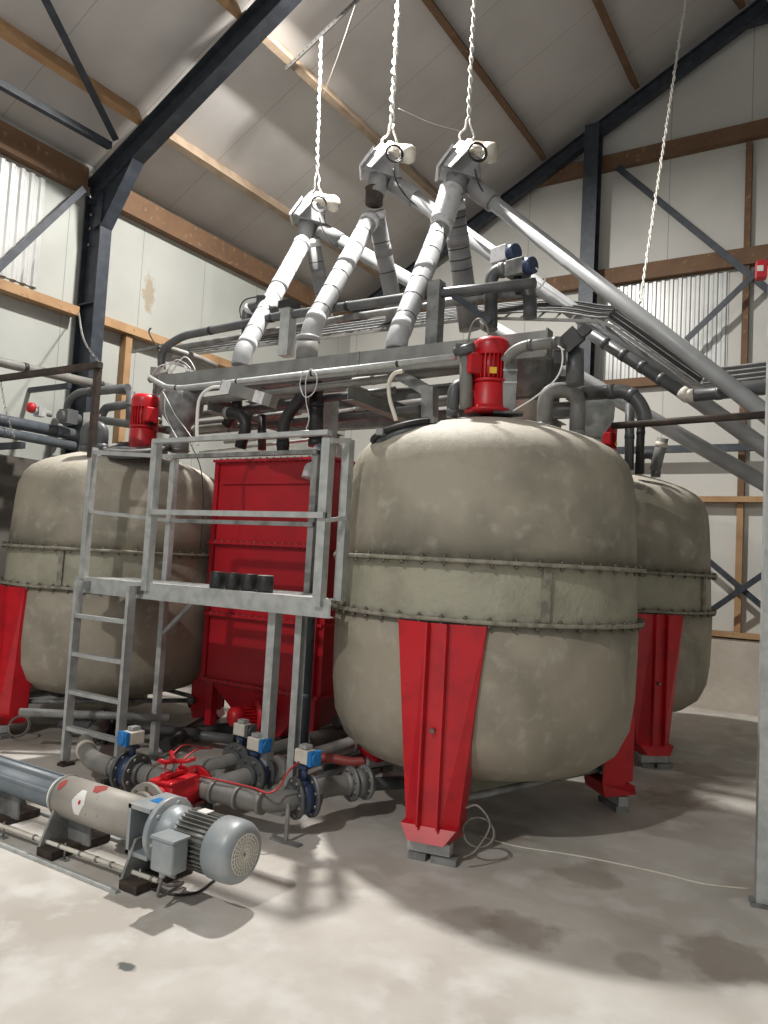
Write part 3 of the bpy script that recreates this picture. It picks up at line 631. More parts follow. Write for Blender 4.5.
# blue valve motors
def valve_motor(p, label, rot, m='galvdull', s=1.):
    t = thing('valve_actuator', label, 'valve actuator', p, 'blue capped valve actuators'); c = V(p); a = V((math.cos(rot), math.sin(rot), 0)); b = V((-a.y, a.x, 0)); z = V((0, 0, 1))
    MB().box(c, (.11*s, .09*s, .09*s), ax=(a, b, z)).build('actuator_body', m, t, .006)
    MB().cyl(c+a*.055*s, c+a*.1*s, .05*s, .044*s).build('blue_cap', 'bluedark', t)
    MB().cyl(c-z*.045*s, c-z*.12*s, .022*s).build('stem', 'black', t); return t
valve_motor(px(503, 256, Y=5.25), 'upper blue capped valve motor on the tall dark bent pipe', -.3, 'cover', 1.35)
valve_motor(px(518, 269, Y=5.1), 'lower dusty blue capped valve motor beside the tall dark bent pipe', -.2, 'galvdull', 1.35)
t = thing('butterfly_valve', 'dark butterfly valve behind the blue capped valve motors', 'valve', px(522, 290, Y=5.3))
c = px(522, 283, Y=5.3); MB().cyl(c-V((.03, 0, 0)), c+V((.03, 0, 0)), .1).build('valve_body', 'black', t)
for k in range(6): MB().cyl(c+V((-.05, .08*math.cos(k), .08*math.sin(k))), c+V((.05, .08*math.cos(k), .08*math.sin(k))), .01, n=6).build('bolt', 'bolt', t)
for l, pts in (('thin white cable curving from the blue valve motors', ((512, 265), (525, 262), (538, 270), (545, 280), (536, 292))), ('looping dark cable above the dusty white elbow', ((241, 318), (240, 308), (245, 300), (256, 297), (262, 297)))):
    pipe('cable_loop', l, 'cable', spline([px(*p, Y=5.1) for p in pts]), .006, 'white' if 'white cable' in l else 'cableblack', 0, raw=True)
tag(MB().box(px(262, 301, Y=5.1), (.08, .08, .08), rz=.4).build('junction_box', 'black'), 'small black junction box behind the left drop tube', 'electrical box')
# steel hook on the wall end
pipe('steel_hook', 'dark curved steel hook above the left end of the framework', 'hook', spline([px(*p, Y=4.95) for p in ((160, 352), (156, 345), (151, 337), (149, 331), (151, 328))]), .008, 'rust', 0, raw=True)
flat(px(132, 352, Y=4.95), px(160, 346, Y=4.95), .02, .025, 'thin dusty bar at the left end of the framework', 'galvdull', 'flat_bar', 'bar')
# cable tray with cables
t = thing('cable_tray', 'perforated steel cable tray along the top of the framework and down to the right', 'cable tray', px(400, 340, Y=6.0))
TP = [(-4.9, 3.17), (-1.62, 3.30)]
tr = [px(x, y, Y=6.0) for x, y in ((172, 357), (480, 318), (597, 321), (612, 326), (692, 383), (708, 387), (800, 377))]
for dy in (0, .32):
    q = [p+V((0, dy, dy*.62)) for p in tr]
    for i in range(len(q)-1): MB().bar(q[i], q[i+1], .01, .026).build('side_rail', 'pvcdust', t)
k = 0
for i in range(len(tr)-1):
    n = max(1, int((tr[i+1]-tr[i]).length/.14))
    for j in range(n):
        c = tr[i].lerp(tr[i+1], (j+.5)/n); MB().bar(c, c+V((0, .32, .2)), .02, .008).build('rung', 'galvdull', t); k += 1
for j in range(10):
    q = [p+V((0, .02+.03*j, .035+.0195*j+(.004 if 0 < i < 5 else 0)*((j*7) % 3))) for i, p in enumerate(tr)]
    pipe('power_cable', 'power cable lying in the long cable tray, '+['nearest the camera', 'second from the camera', 'third from the camera', 'fourth from the camera', 'fifth from the camera', 'fifth from the back', 'fourth from the back', 'third from the back', 'second from the back', 'farthest back and highest'][j], 'cable', spline(q, 6), .0095, 'cableblack' if j % 3 else 'galvdull', 0, raw=True, group='cables in the cable tray')
run('dusty dark pipe sloping beside the cable tray to a cream elbow', ((592, 335), (686, 395)), 5.8, .045, 'pvc', 0, (.15, .35, .55, .75), 'pvc')
run('level dark pipe right of the cream elbow', ((690, 396), (790, 386)), 5.8, .045, 'pvc', 0, (.3,))
c = px(687, 396, Y=5.8); tag(MB().ball(c, .05).cyl(c, px(681, 391.5, Y=5.8), .049).cyl(c, px(694, 395.3, Y=5.8), .049).build('pipe_elbow', 'cream'), 'cream elbow joining the sloping and level dark pipes', 'pipe elbow')
# ================================================================== AUGERS, DROP TUBES, ROPES
HD = [px(315, 215, D=7.9), px(387, 168, D=7.0), px(466, 168, D=6.4)]
EN = [px(762, 482, D=6.8), px(762, 446, D=6.1), px(762, 411, D=5.2)]
WHO = ['left', 'middle', 'right']
for i, (H, E_) in enumerate(zip(HD, EN)):
    u = (E_-H).normalized(); sd = u.cross(V((0, 0, 1))).normalized(); n = sd.cross(u).normalized()
    if n.z < 0: n = -n
    s = 1.0
    st = [px(330, 235, D=7.85), px(403, 190, D=6.95), px(482, 194, D=6.35)][i]
    u2 = (E_-st).normalized(); T = thing('auger_conveyor', ['slanting grey auger conveyor whose drive head hangs leftmost and lowest', 'slanting grey auger conveyor with the rust stained middle drive head', 'nearest thick slanting grey auger conveyor with the right drive head'][i], 'auger conveyor', H-V((0, 0, .2)), 'slanting auger conveyors')
    MB().cyl(st-u2*.1, E_+u2*1.6, (.069, .066, .060)[i], n=28).build('auger_tube', 'auger', T)
    MB().cyl(st-u2*.12, st+u2*.14, .08, n=28).build('tube_collar', 'dropgrey', T)
    xl = V((math.cos(YAW), math.sin(YAW), 0)); vw = V((math.sin(YAW), -math.cos(YAW), 0)); z = V((0, 0, 1))   # sideways and front of the head
    def hp(a, b, c): return H+xl*a+vw*b+z*c
    MB().hexa([hp(-.22, -.11, -.06), hp(.12, -.11, -.14), hp(.12, .11, -.14), hp(-.22, .11, -.06), hp(-.12, -.11, .12), hp(.10, -.11, .06), hp(.10, .11, .06), hp(-.12, .11, .12)]).build('head_housing', 'dropgrey', T, .01)
    MB().hexa([hp(-.25, -.13, -.055), hp(-.235, -.13, -.07), hp(-.235, .13, -.07), hp(-.25, .13, -.055), hp(-.13, -.13, .135), hp(-.12, -.13, .115), hp(-.12, .13, .115), hp(-.13, .13, .135)]).build('end_cover', 'cover', T)
    ln = (-xl*.5+vw*.6+z*.36).normalized(); l1 = (xl*.72+z*.62); l1 = (l1-ln*l1.dot(ln)).normalized(); l2 = ln.cross(l1)
    MB().box(hp(-.10, .13, .045), (.25, .20, .012), ax=(l1, l2, ln)).build('lid_cover', 'cover', T)
    gb = MB().ball(hp(.0, .02, .13), .085, 14, (1, .9, 1.0)).cyl(hp(.0, .0, .1), hp(.04, .0, .22), .055).build('gearbox', 'cover', T)
    d = (xl*.86+vw*.40-z*.28).normalized(); c0 = hp(.02, .04, .13)
    mb = MB().cyl(c0, c0+d*.17, .068, n=20)
    for k in range(14):
        aa, bb, _ = frame(d); e2 = aa*math.cos(k*2*math.pi/14)+bb*math.sin(k*2*math.pi/14); mb.box(c0+d*.10+e2*.074, (.012, .004, .12), ax=(e2, d.cross(e2), d))
    mot = mb.build('motor', 'cream', T)
    MB().lathe([(0, .14), (.08, .14), (.083, .2), (.07, .235), (0, .24)], c0, d, n=20).build('fan_cover', 'cream', mot)
    MB().torus(hp(.06, .26, .0), vw+xl*.2, .07, .007, 28, 6).torus(hp(.065, .27, -.008), vw+xl*.25, .078, .006, 28, 6).build('cable_coil', 'cableblack', T)
    MB().tube(spline([hp(.06, .14, -.08), hp(.10, .13, -.2), hp(.2, .11, -.32), hp(.36, .1, -.44)]), .006, 6).build('cable', 'cableblack', T)
    if i == 1:
        MB().lathe([(0, 0), (.08, 0), (.082, .13), (.09, .15), (0, .15)], hp(-.10, .0, -.35), (0, 0, 1), n=20).build('rusty_throat', 'rust', T)
    MB().cyl(hp(-.06, .0, -.08), hp(-.09, .0, -.25), .1, .085).build('outlet_throat', 'dropgrey', T)
# drop tubes
def drop(label, pts, r, m, rings, sleeve=None, el=True):
    t = thing('drop_tube', label, 'drop tube', pts[-1], 'drop tubes below the drive heads')
    P = [V(p) for p in pts]; a, b = P[0], P[1]; u = (b-a).normalized()
    MB().tube(P, r, 24, .1, k=8).build('tube', m, t)
    for f in rings:
        c = a.lerp(b, f); MB().cyl(c-u*.004, c+u*.004, r*1.025, n=24).build('strap_band', 'cableblack', t)
    c = a.lerp(b, .02); MB().cyl(c, c+u*.07, r*1.12, n=24).build('top_collar', 'cover', t)
    c = a.lerp(b, .45); MB().cyl(c-u*.05, c+u*.05, r*1.035, n=24).build('coupling', m, t)
    if el: MB().cyl(b-u*.14, b-u*.06, r*1.06, n=24).build('lower_collar', m, t)
    return t
R_ = (.16, .3, .56, .7, .85)
b1 = px(243, 352, D=6.4); t1 = px(303, 242, D=7.75)
drop('left white drop tube slanting down towards the camera', [t1, b1, b1+V((0, -.02, -.12))], .078, 'drop', R_)
b2 = px(311, 328, D=6.1); t2 = px(371, 218, D=6.95)
drop('middle white drop tube ending in a grey upright socket', [t2, b2, V((b2.x-.0, b2.y-.03, 3.1))], .078, 'drop', R_)
b3 = px(398, 337, D=5.6); t3 = px(443, 222, D=6.3)
drop('right white drop tube, nearest and widest', [t3, b3, b3+V((0, -.02, -.1))], .08, 'drop', R_)
drop('short grey drop tube behind the left white drop tube', [px(312, 238, D=7.9), px(326, 315, D=8.2), px(328, 335, D=8.2)], .075, 'dropgrey', (.3, .7), el=False)
drop('grey drop tube behind the middle head with rusty band', [px(375, 210, D=7.1), px(393, 300, D=7.4), px(394, 330, D=7.4)], .08, 'dropgrey', (.35, .68), el=False)
drop('wrapped grey drop tube behind the right head', [px(452, 200, D=6.5), px(464, 285, D=6.8), px(470, 330, D=6.8)], .095, 'dropgrey', (.2, .3, .42, .55, .68, .8), el=False)
pp = MB(); P0, P1 = px(452, 188, D=6.35), px(441, 226, D=6.25)
pr = [];
for k in range(8): pr += [(.085, k*.045), (.1, k*.045+.022)]
pp.lathe([(0, 0)]+pr+[(0, .36)], P0, (P1-P0).normalized(), n=22)
tag(pp.build('flexible_sleeve', 'cover'), 'pale ribbed sleeve between the right drive head and its drop tube', 'sleeve')
# cream socket under the middle tube
c = b2; t = thing('pipe_socket', 'grey upright socket under the middle drop tube', 'socket', (c.x, c.y-.03, 3.07))
MB().cyl((c.x, c.y-.03, 3.07), (c.x, c.y-.03, c.z-.10), .088, n=24).build('socket_body', 'pvcdust', t)
MB().cyl((c.x, c.y-.03, c.z-.12), (c.x, c.y-.03, c.z-.08), .096, n=24).build('socket_rim', 'dropgrey', t)
def rope(label, a, b, r=.011, m='rope', turns=9, group='ropes and chains holding the drive heads', split=True):
    a, b = V(a), V(b); L = (b-a).length; t = thing('hanging_rope', label, 'rope', b, group); e1, e2, d = frame(b-a, V((0, 1, 0)))
    for ph in (0, math.pi):
        n = max(12, int(L*turns*5)); pts = []
        for k in range(n+1):
            f = k/n; an = f*L*turns*2*math.pi/1.6+ph; rr = r*(1.0+.5*math.sin(f*37+ph))
            if split and f > 1-.22/L*1.0: rr += (f-(1-.22/L))*L*.25
            pts.append(a.lerp(b, f)+(e1*math.cos(an)*(rr if not (split and f > 1-.22/L) else 0)+e2*math.sin(an)*rr*.6)+(e1*(rr*math.cos(ph)) if split and f > 1-.22/L else V((0, 0, 0))))
        MB().tube(pts, r*.75, 6).build('strand', m, t)
    return t
sA, sB = px(285, 69, D=8.1), px(372, -14, D=7.2)
hx = HD[0]
zs = px(320, 50, D=7.9)
sA, sB = V((hx.x-.37, hx.y-.12, zs.z-.22)), V((hx.x+.62, hx.y-.2, zs.z+.34))
sA, sB = rp(286, 69, .05), rp(372, -14, .05)
t = thing('perforated_strap', 'perforated galvanised strap under the roof holding the left rope', 'strap', sA)
mbp = MB(); uu = (sB-sA); e1, e2, d = frame(uu)
mbp.bar(sA, sB, .05, .004); mbp.bar(sA+e1*.025-e2*.02, sB+e1*.025-e2*.02, .004, .045); mbp.build('angle_strap', 'chain', t)
for k in range(20): c = sA.lerp(sB, (k+.5)/20)+e1*.027-e2*.02; MB().cyl(c, c+e1*.003, .007, n=8).build('hole', 'black', t)
top1 = rp(321, 37, .08)
rope('rope holding the left drive head, knotted below the perforated strap', top1, HD[0]+V((0, 0, .2)))
rope('rope holding the middle drive head', V((HD[1].x+.02, HD[1].y, rz(HD[1].x)+.15)), HD[1]+V((.02, 0, .2)), .016)
rope('rope holding the right drive head, splitting in two above it', V((HD[2].x, HD[2].y, rz(HD[2].x)+.15)), HD[2]+V((0, 0, .22)), .012)
rope('long loose rope hanging from the roof in front of the gable wall', rp(692, -45, 0), px(640, 303, D=7.6), .010, group='loose ropes', split=False)
for l, a, b in (('thin thread from the strap towards the left rope', px(355, 5, D=7.6), px(322, 98, D=7.7)), ('slack thin thread between the middle and right ropes', px(398, 108, D=6.7), px(470, 133, D=6.3))):
    q = spline([a, a.lerp(b, .5)-V((0, 0, .03)), b]); pipe('thread', l, 'thread', q, .0009, 'cable', 0, raw=True, n=5)
# ================================================================== RED HOPPER
HX0, HX1, HY0, HY1 = -4.765, -3.58, 4.9, 5.95
t = thing('mixing_hopper', 'tall square red steel hopper between the left tank and the front tank', 'hopper', ((HX0+HX1)/2, (HY0+HY1)/2, 0))
mb = MB()
for z0, z1 in ((.50, 1.07), (1.07, 1.68), (1.68, 2.40)): mb.box(((HX0+HX1)/2, (HY0+HY1)/2, (z0+z1)/2), (HX1-HX0-.01, HY1-HY0-.01, z1-z0))
mb.build('tank_wall', 'redtank', t)
for z in (.515, 1.07, 1.68, 2.385):
    m_ = MB(); xm, ym = (HX0+HX1)/2, (HY0+HY1)/2; lx, ly = HX1-HX0, HY1-HY0
    m_.box((xm, HY0-.02, z), (lx+.08, .05, .022)).box((xm, HY1+.02, z), (lx+.08, .05, .022)).box((HX0-.02, ym, z), (.05, ly, .022)).box((HX1+.02, ym, z), (.05, ly, .022))
    fl = m_.build('flange_ring', 'redtank', t)
    pr = None
    for k in range(16):
        x = HX0+.04+k*(lx-.08)/15
        if pr is None: pr = MB().cyl((x, HY0-.03, z-.022), (x, HY0-.03, z+.022), .009, n=6).build('bolt', 'bolt', fl); x00 = x; o = pr
        else: o = pr.copy(); COL.objects.link(o); o.parent = fl; o.location = (x-x00, 0, 0)
for x in (HX0, HX1): MB().angle((x, HY0-.012, .5), (x, HY0-.012, 2.4), .045 if x == HX0 else -.045, .008).build('corner_angle', 'redtank', t)
MB().box(((HX0+HX1)/2, HY0-.012, 2.20), (HX1-HX0-.1, .014, .03)).build('panel_crease', 'redtank', t)
xm, ym = (HX0+HX1)/2, (HY0+HY1)/2
MB().hexa([(xm-.16, HY0+.1, .12), (xm+.16, HY0+.1, .12), (xm+.16, HY1-.1, .12), (xm-.16, HY1-.1, .12), (HX0+.05, HY0+.01, .5), (HX1-.05, HY0+.01, .5), (HX1-.05, HY1, .5), (HX0+.05, HY1, .5)]).build('hopper_bottom', 'redtank', t)
for x in (HX0+.05, HX1-.05):
    for y in (HY0+.04, HY1-.04):
        lg = MB().box((x, y, .255), (.07, .07, .51)).build('leg', 'redtank', t); MB().box((x, y, .008), (.14, .14, .016)).build('foot_plate', 'redtank', lg)
p0, p1 = px(229, 717, Y=4.62), px(262, 706, Y=4.86); u = (V((p1.x, p1.y, p0.z))-p0).normalized()
dv = MB().lathe([(0, 0), (.055, 0), (.075, .02), (.078, .1), (.07, .1), (.068, .22), (0, .22)], p0, u, n=24)
for k in range(18):
    a_, b_, _ = frame(u); e_ = a_*math.cos(k*math.pi/9)+b_*math.sin(k*math.pi/9); dv.box(p0+u*.16+e_*.072, (.014, .005, .11), ax=(e_, u.cross(e_), u))
dv = dv.build('drive_motor', 'redmotor', t)
MB().lathe([(0, .21), (.125, .21), (.125, .24), (.09, .245), (.09, .33), (0, .33)], p0, u, n=28).build('motor_flange', 'redmotor', dv)
# ================================================================== PLATFORM
FY, BY = 3.74, 4.22
zt_ = px(83, 577, Y=FY).z; zb_ = zt_-.115
xl_, xr_ = px(76, 583, Y=FY).x, px(330, 605, Y=FY).x
t = thing('access_platform', 'galvanised access platform with railings between the left and front tanks', 'platform', ((xl_+xr_)/2, FY+.2, 0))
MB().chan((xl_, FY, (zt_+zb_)/2), (xr_, FY, (zt_+zb_)/2), .115, .05, .007, -1).build('front_beam', 'galv', t)
xbr = px(312, 598, Y=BY).x
MB().chan((xl_+.1, BY, (zt_+zb_)/2), (xbr, BY, (zt_+zb_)/2), .115, .05, .007, 1).build('back_beam', 'galvdull', t)
MB().bar((xr_, FY, (zt_+zb_)/2), (xbr, BY, (zt_+zb_)/2), .01, .115).build('end_plate', 'galv', t)
MB().bar((xl_, FY, (zt_+zb_)/2), (xl_+.1, BY, (zt_+zb_)/2), .01, .115).build('end_plate', 'galv', t)
MB().hexa([(xl_+.02, FY+.01, zt_-.03), (xr_-.02, FY+.01, zt_-.03), (xbr, BY-.01, zt_-.03), (xl_+.1, BY-.01, zt_-.03), (xl_+.02, FY+.01, zt_-.004), (xr_-.02, FY+.01, zt_-.004), (xbr, BY-.01, zt_-.004), (xl_+.1, BY-.01, zt_-.004)]).build('deck_grating', 'galv', t)
def rail(p, q, w=.045, h=.03, nm='rail', m='galv'): return MB().bar(p, q, w, h).build(nm, m, t)
def pst(x, yt, yb2, Y, w=.05, d=.05, zb=None, nm='rail_post', m='galv'):
    a, b = px(x, yt, Y=Y), px(x, yb2, Y=Y); c = a if zb is None else a
    MB().angle((a.x, Y, zb if zb is not None else b.z), (a.x, Y, a.z), w, .007, V((0, 1, 0))).build(nm, m, t); return a
q1 = pst(93, 447, 580, FY-.012, .05); q2 = pst(157, 440, 592, FY-.03, .055); q4 = pst(330, 437, 608, FY-.03, .06)
q3 = pst(350, 439, 602, FY+.12, .055)
qb1 = pst(175, 453, 0, BY, .05, zb=.0, nm='rear_post'); qb2 = pst(318, 450, 600, BY, .05, m='galvdull')
TZ = q2.z-.01
rail((q2.x-.02, FY-.035, TZ), (q4.x, FY-.035, TZ)); rail((qb1.x, BY, qb1.z-.03), (qb2.x, BY, qb1.z-.03), m='galvdull')
mz = px(150, 512, Y=FY-.03).z; mz2 = px(92, 511, Y=FY-.03).z
rail((q2.x-.02, FY-.035, mz), (q4.x, FY-.035, mz), .04, .035); rail((qb1.x, BY, mz-.03), (qb2.x, BY, mz-.03), .03, .03, m='galvdull')
rail((q1.x, FY, q1.z-.04), (qb1.x, BY, qb1.z-.03), .03, .03); rail((q1.x, FY, mz2), (qb1.x, BY, mz-.03), .025, .025)
rail((q4.x, FY-.02, TZ-.05), (q3.x, FY+.12, q3.z-.01), .03, .03); rail((q4.x, FY-.02, mz-.03), (q3.x, FY+.12, px(340, 518, Y=FY+.12).z), .025, .025)
MB().box((q1.x, FY+.0, .01), (.01, .01, .01))
pxx = px(281, 700, Y=3.88).x
t2 = t
MB().chan((px(268, 790, Y=3.88).x, 3.88, .0), (px(268, 790, Y=3.88).x, 3.88, zb_), .07, .06, .006, 1, V((0, 1, 0))).build('support_post', 'galv', t)
MB().chan((px(288, 790, Y=3.93).x, 3.93, .0), (px(288, 790, Y=3.93).x, 3.93, zb_), .06, .05, .006, -1, V((0, 1, 0))).build('support_post', 'galv', t)
MB().box((px(277, 790, Y=3.9).x, 3.9, .008), (.22, .16, .016)).build('base_plate', 'galvdull', t)
MB().box((qb1.x+.02, BY, .008), (.12, .12, .016)).build('base_plate', 'galvdull', t)
MB().bar((qb1.x+.02, BY, .95), (qb1.x+.35, BY, zb_), .03, .03).build('knee_brace', 'galv', t)
# ladder
LY = 3.66
t = thing('steel_ladder', 'galvanised ladder leading up to the left end of the platform', 'ladder', (px(90, 770, Y=LY).x, LY, 0))
lx0, lx1 = px(66, 765, Y=LY).x, px(119, 775, Y=LY).x
for x, k in ((lx0, 1), (lx1, 1)):
    MB().chan((x, LY, 0), (x, LY, zb_+.09), .065, .03, .005, k, V((0, 1, 0))).build('side_rail', 'galv', t)
    MB().box((x, LY, .01), (.07, .10, .02)).box((x, LY-.03, .02), (.03, .03, .03)).build('foot_bracket', 'rust', t)
    MB().box((x, FY-.03, zb_+.06), (.03, .06, .06)).build('top_hook', 'galvdull', t)
for y in (615, 653.5, 692, 729):
    z = px(74, y, Y=LY).z; MB().box(((lx0+lx1)/2, LY, z), (lx1-lx0, .05, .028)).build('rung', 'galv', t)
# dark gate frame over the platform end
g0, g1 = px(95, 366, Y=FY-.012), px(-60, 386, Y=FY-.012)
t = thing('barrier_gate', 'dark rusty angle frame rising from the platform corner post and reaching left', 'gate frame', (q1.x, FY, q1.z-.05))
MB().angle((q1.x-.01, FY-.02, q1.z-.08), (q1.x-.01, FY-.02, g0.z), .045, .006, V((0, 1, 0))).build('upright_bar', 'rust', t)
MB().bar((q1.x+.02, FY-.02, g0.z), (g1.x, FY-.02, g0.z), .05, .045).build('top_bar', 'rust', t)
def chain(label, pts, grp='thin steel chains'):
    P = spline(pts, 10); L = 0; mb = MB(); prev = P[0]; acc = 0; k = 0
    for a, b in zip(P, P[1:]):
        d = b-a; n = max(1, int(d.length/.028))
        for j in range(n):
            c = a.lerp(b, (j+.5)/n); e1, e2, dd = frame(d); nn = e1 if k % 2 else e2; k += 1
            o = dd*.011; mb.tube([c-o-dd.cross(nn)*.007, c-o*1.3, c-o+dd.cross(nn)*.007, c+o+dd.cross(nn)*.007, c+o*1.3, c+o-dd.cross(nn)*.007, c-o-dd.cross(nn)*.007], .0028, 5)
    return tag(mb.build('steel_chain', 'chain'), label, 'chain', grp)
chain('steel chain hanging from the wall rail end in front of the steel column', [V((WX+.17, PY-.14, 4.1)), px(84, 340, D=6.2), V((q1.x-.03, FY+.02, g0.z+.02))])
chain('steel chain hanging from the dark bar at the left edge', [px(1, 382, Y=FY), px(6, 410, Y=FY+.05), px(14, 438, Y=FY+.1)])
# four black cans
for k, (x, l) in enumerate(((217, 'black can on the platform, leftmost of four'), (233, 'black can on the platform, second from the left of four'), (249, 'black can on the platform, third from the left, beside the shiny one'), (265, 'shiny black can on the platform, rightmost of four'))):
    p = px(x, 589, Y=FY+.10); t = thing('black_can', l, 'can', (p.x, FY+.10, zt_-.004), 'black cans on the platform')
    MB().lathe([(0, 0), (.049, 0), (.053, .006), (.053, .104), (.049, .11), (0, .11)], (p.x, FY+.10, zt_-.004), n=24).build('can_body', 'black', t)
    MB().torus((p.x, FY+.10, zt_+.106), (0, 0, 1), .047, .004, 24, 6).build('lid_rim', 'galvdull' if k == 3 else 'black', t)
# ================================================================== PIPES BY THE LEFT WALL
def wr(label, pts, X, r, m='pvcdust', bend=.1, collars=(), cm=None): return pipe('pipe', label, 'pipe', [px(x, y, X=X) for x, y in pts], r, m, bend, collars, cm)
wr('highest long grey pipe along the left wall passing behind the dark bar', ((-80, 340), (0, 362), (125, 391)), -6.75, .045, 'pvcdust', .1, (.45, .85), 'black')
wr('long grey pipe along the left wall above the dark sheet painted as wall shade, upper of two', ((-80, 400), (0, 420), (86, 437)), -6.85, .058, 'pvcblue', 0, (.4, .8))
wr('long grey pipe along the left wall above the dark sheet painted as wall shade, lower of two', ((-80, 414), (0, 432), (74, 446)), -6.75, .045, 'pvcblue', 0, (.5,))
for y, l in ((4.3, 'wall bracket carrying the pipes at the left edge'), (5.1, 'wall bracket carrying the pipes beside the steel column')):
    tag(MB().box((WX+.34, y, 2.50), (.68, .05, .06)).build('wall_bracket', 'steel'), l, 'bracket')
tag(MB().box((WX+.34, 4.75, 3.17), (.66, .04, .05)).build('wall_bracket', 'steel'), 'wall bracket under the highest left wall pipe', 'bracket')
c = px(40, 412, X=-6.85); t = thing('drain_valve', 'small valve with red knob on the upper left wall pipe', 'valve', c-V((0, 0, .04)))
MB().cyl(c-V((0, .1, 0)), c+V((0, .12, -.0)), .03).box(c, (.09, .08, .09)).build('valve_body', 'galv', t)
MB().lathe([(0, 0), (.05, 0), (.05, .03), (.03, .05), (0, .05)], c+V((.02, -.10, .02)), (.3, -1, 0), n=16).build('knob', 'red', t)
c = px(68, 420, X=-6.7); t = thing('pump_head', 'small dark pump with white box standing on the left wall pipes', 'pump', c)
MB().box(c+V((0, 0, .03)), (.14, .12, .14)).cyl(c+V((0, -.1, .03)), c+V((0, .12, .03)), .05).build('pump_body', 'pvc', t); MB().box(c+V((.02, .26, .05)), (.12, .12, .13)).build('control_box', 'white', t)
# ================================================================== PUMP
AY, AZ = 2.72, .255
X_ = lambda x, y: px(x, y, Y=AY).x
t = thing('screw_pump', 'long grey screw pump with electric motor lying on the floor at lower left', 'pump', (-3.3, AY, 0))
u = V((1, 0, 0)); A = lambda x, dy=0, dz=0: V((x, AY+dy, AZ+dz))
MB().cyl(A(-5.4), A(-3.62), .085, n=36).build('discharge_tube', 'bluetube', t)
for a in (.35, 1.2, 2.1, 2.9): MB().bar(A(-5.4, -.088*math.cos(a), .088*math.sin(a)), A(-3.64, -.088*math.cos(a), .088*math.sin(a)), .014, .014).build('tie_bar', 'bluetube', t)
MB().cyl(A(-3.635), A(-3.615), .095, n=36).build('end_ring', 'white', t)
st = MB().cyl(A(-3.61), A(-2.98), .105, n=40).build('stator_tube', 'stator', t)
MB().cyl(A(-3.60), A(-3.59), .11, n=32).build('clamp_ring', 'galvdull', st)
# warning diamond labels on tubes (white with red mark)
def patch(x, ang, w, h, m, nm, par, R=.1062, seg=8):
    mb = MB(); vs = []; 
    for i in range(seg+1):
        a = ang-h/2+h*i/seg; q = 1-abs(2*i/seg-1); ww = w*(.35+.65*q)
        vs += [A(x-ww/2, -R*math.cos(a), R*math.sin(a)), A(x+ww/2, -R*math.cos(a), R*math.sin(a))]
    mb.add(vs, [(2*i, 2*i+1, 2*i+3, 2*i+2) for i in range(seg)]); return mb.build(nm, m, par)
patch(-3.37, .35, .10, 1.2, 'paper', 'paper_label', st); patch(-3.36, .35, .02, .22, 'red', 'label_mark', st, .1068); patch(-3.30, 1.35, .09, .7, 'redhose', 'red_label', st, .1064)
patch(-3.55, .9, .05, .6, 'redhose', 'red_label', st, .1064)
# lantern bracket
lt = MB().box((-2.965, AY, AZ), (.02, .235, .235)).box((-2.90, AY, AZ+.108), (.15, .235, .02)).box((-2.90, AY, AZ-.108), (.15, .235, .02)).box((-2.90, AY+.10, AZ), (.15, .02, .2)).build('lantern_bracket', 'motorgrey', t)
MB().cyl(A(-2.97), A(-2.8), .03).build('drive_shaft', 'galvdull', lt)
MB().box((-2.89, AY, AZ+.1195), (.07, .06, .003)).build('blue_label', 'blue', lt)
MB().lathe([(0, 0), (.15, 0), (.155, .008), (.155, .026), (.15, .034), (0, .034)], A(-2.83), u, n=44).build('flange', 'motorgrey', t)
for k in range(6): a = k*math.pi/3+.3; MB().cyl(A(-2.842, .128*math.cos(a), .128*math.sin(a)), A(-2.785, .128*math.cos(a), .128*math.sin(a)), .011, n=6).build('bolt', 'galv', t)
MB().lathe([(.12, 0), (.122, .05), (.105, .07), (.105, .1), (.115, .105), (.115, .13), (0, .13)], A(-2.80), u, n=36).build('adapter_housing', 'motorgrey', t)
mo = MB().cyl(A(-2.68), A(-2.46), .108, n=32)
for k in range(36):
    a = k*math.pi/18
    if 2.6 < (a+.2) % 6.283 < 3.6 and 0: continue
    e_ = V((0, math.cos(a), math.sin(a))); mo.box(A(-2.57)+e_*.118, (.21, .004, .028), ax=(u, e_.cross(u), e_))
mo = mo.build('motor_body', 'finmetal', t)
MB().box(A(-2.585, 0, .134), (.06, .05, .006)).build('rating_plate', 'paper', mo)
MB().lathe([(.13, 0), (.138, .01), (.14, .08), (.137, .115), (.127, .137), (.112, .149), (.092, .152)], A(-2.48), u, n=44).build('fan_cover', 'motorgrey', t)
gr = MB()
for k in range(1, 7): gr.torus(A(-2.329), u, .0145*k, .0035, 28, 5)
for k in range(24): a = k*math.pi/12; gr.tube([A(-2.329), A(-2.329, .09*math.cos(a), .09*math.sin(a))], .0032, 5)
gr.build('fan_grille', 'cream', t); MB().cyl(A(-2.36), A(-2.355), .1, n=24).build('fan_disc', 'black', t)
tb = MB().box((-2.61, AY-.185, AZ-.015), (.135, .10, .14)).build('terminal_box', 'motorgrey', t, .012)
MB().box((-2.61, AY-.185, AZ+.062), (.145, .11, .016)).build('box_lid', 'motorgrey', tb, .005)
MB().cyl((-2.63, AY-.2, AZ-.08), (-2.63, AY-.2, AZ-.115), .014).build('cable_gland', 'galv', tb)
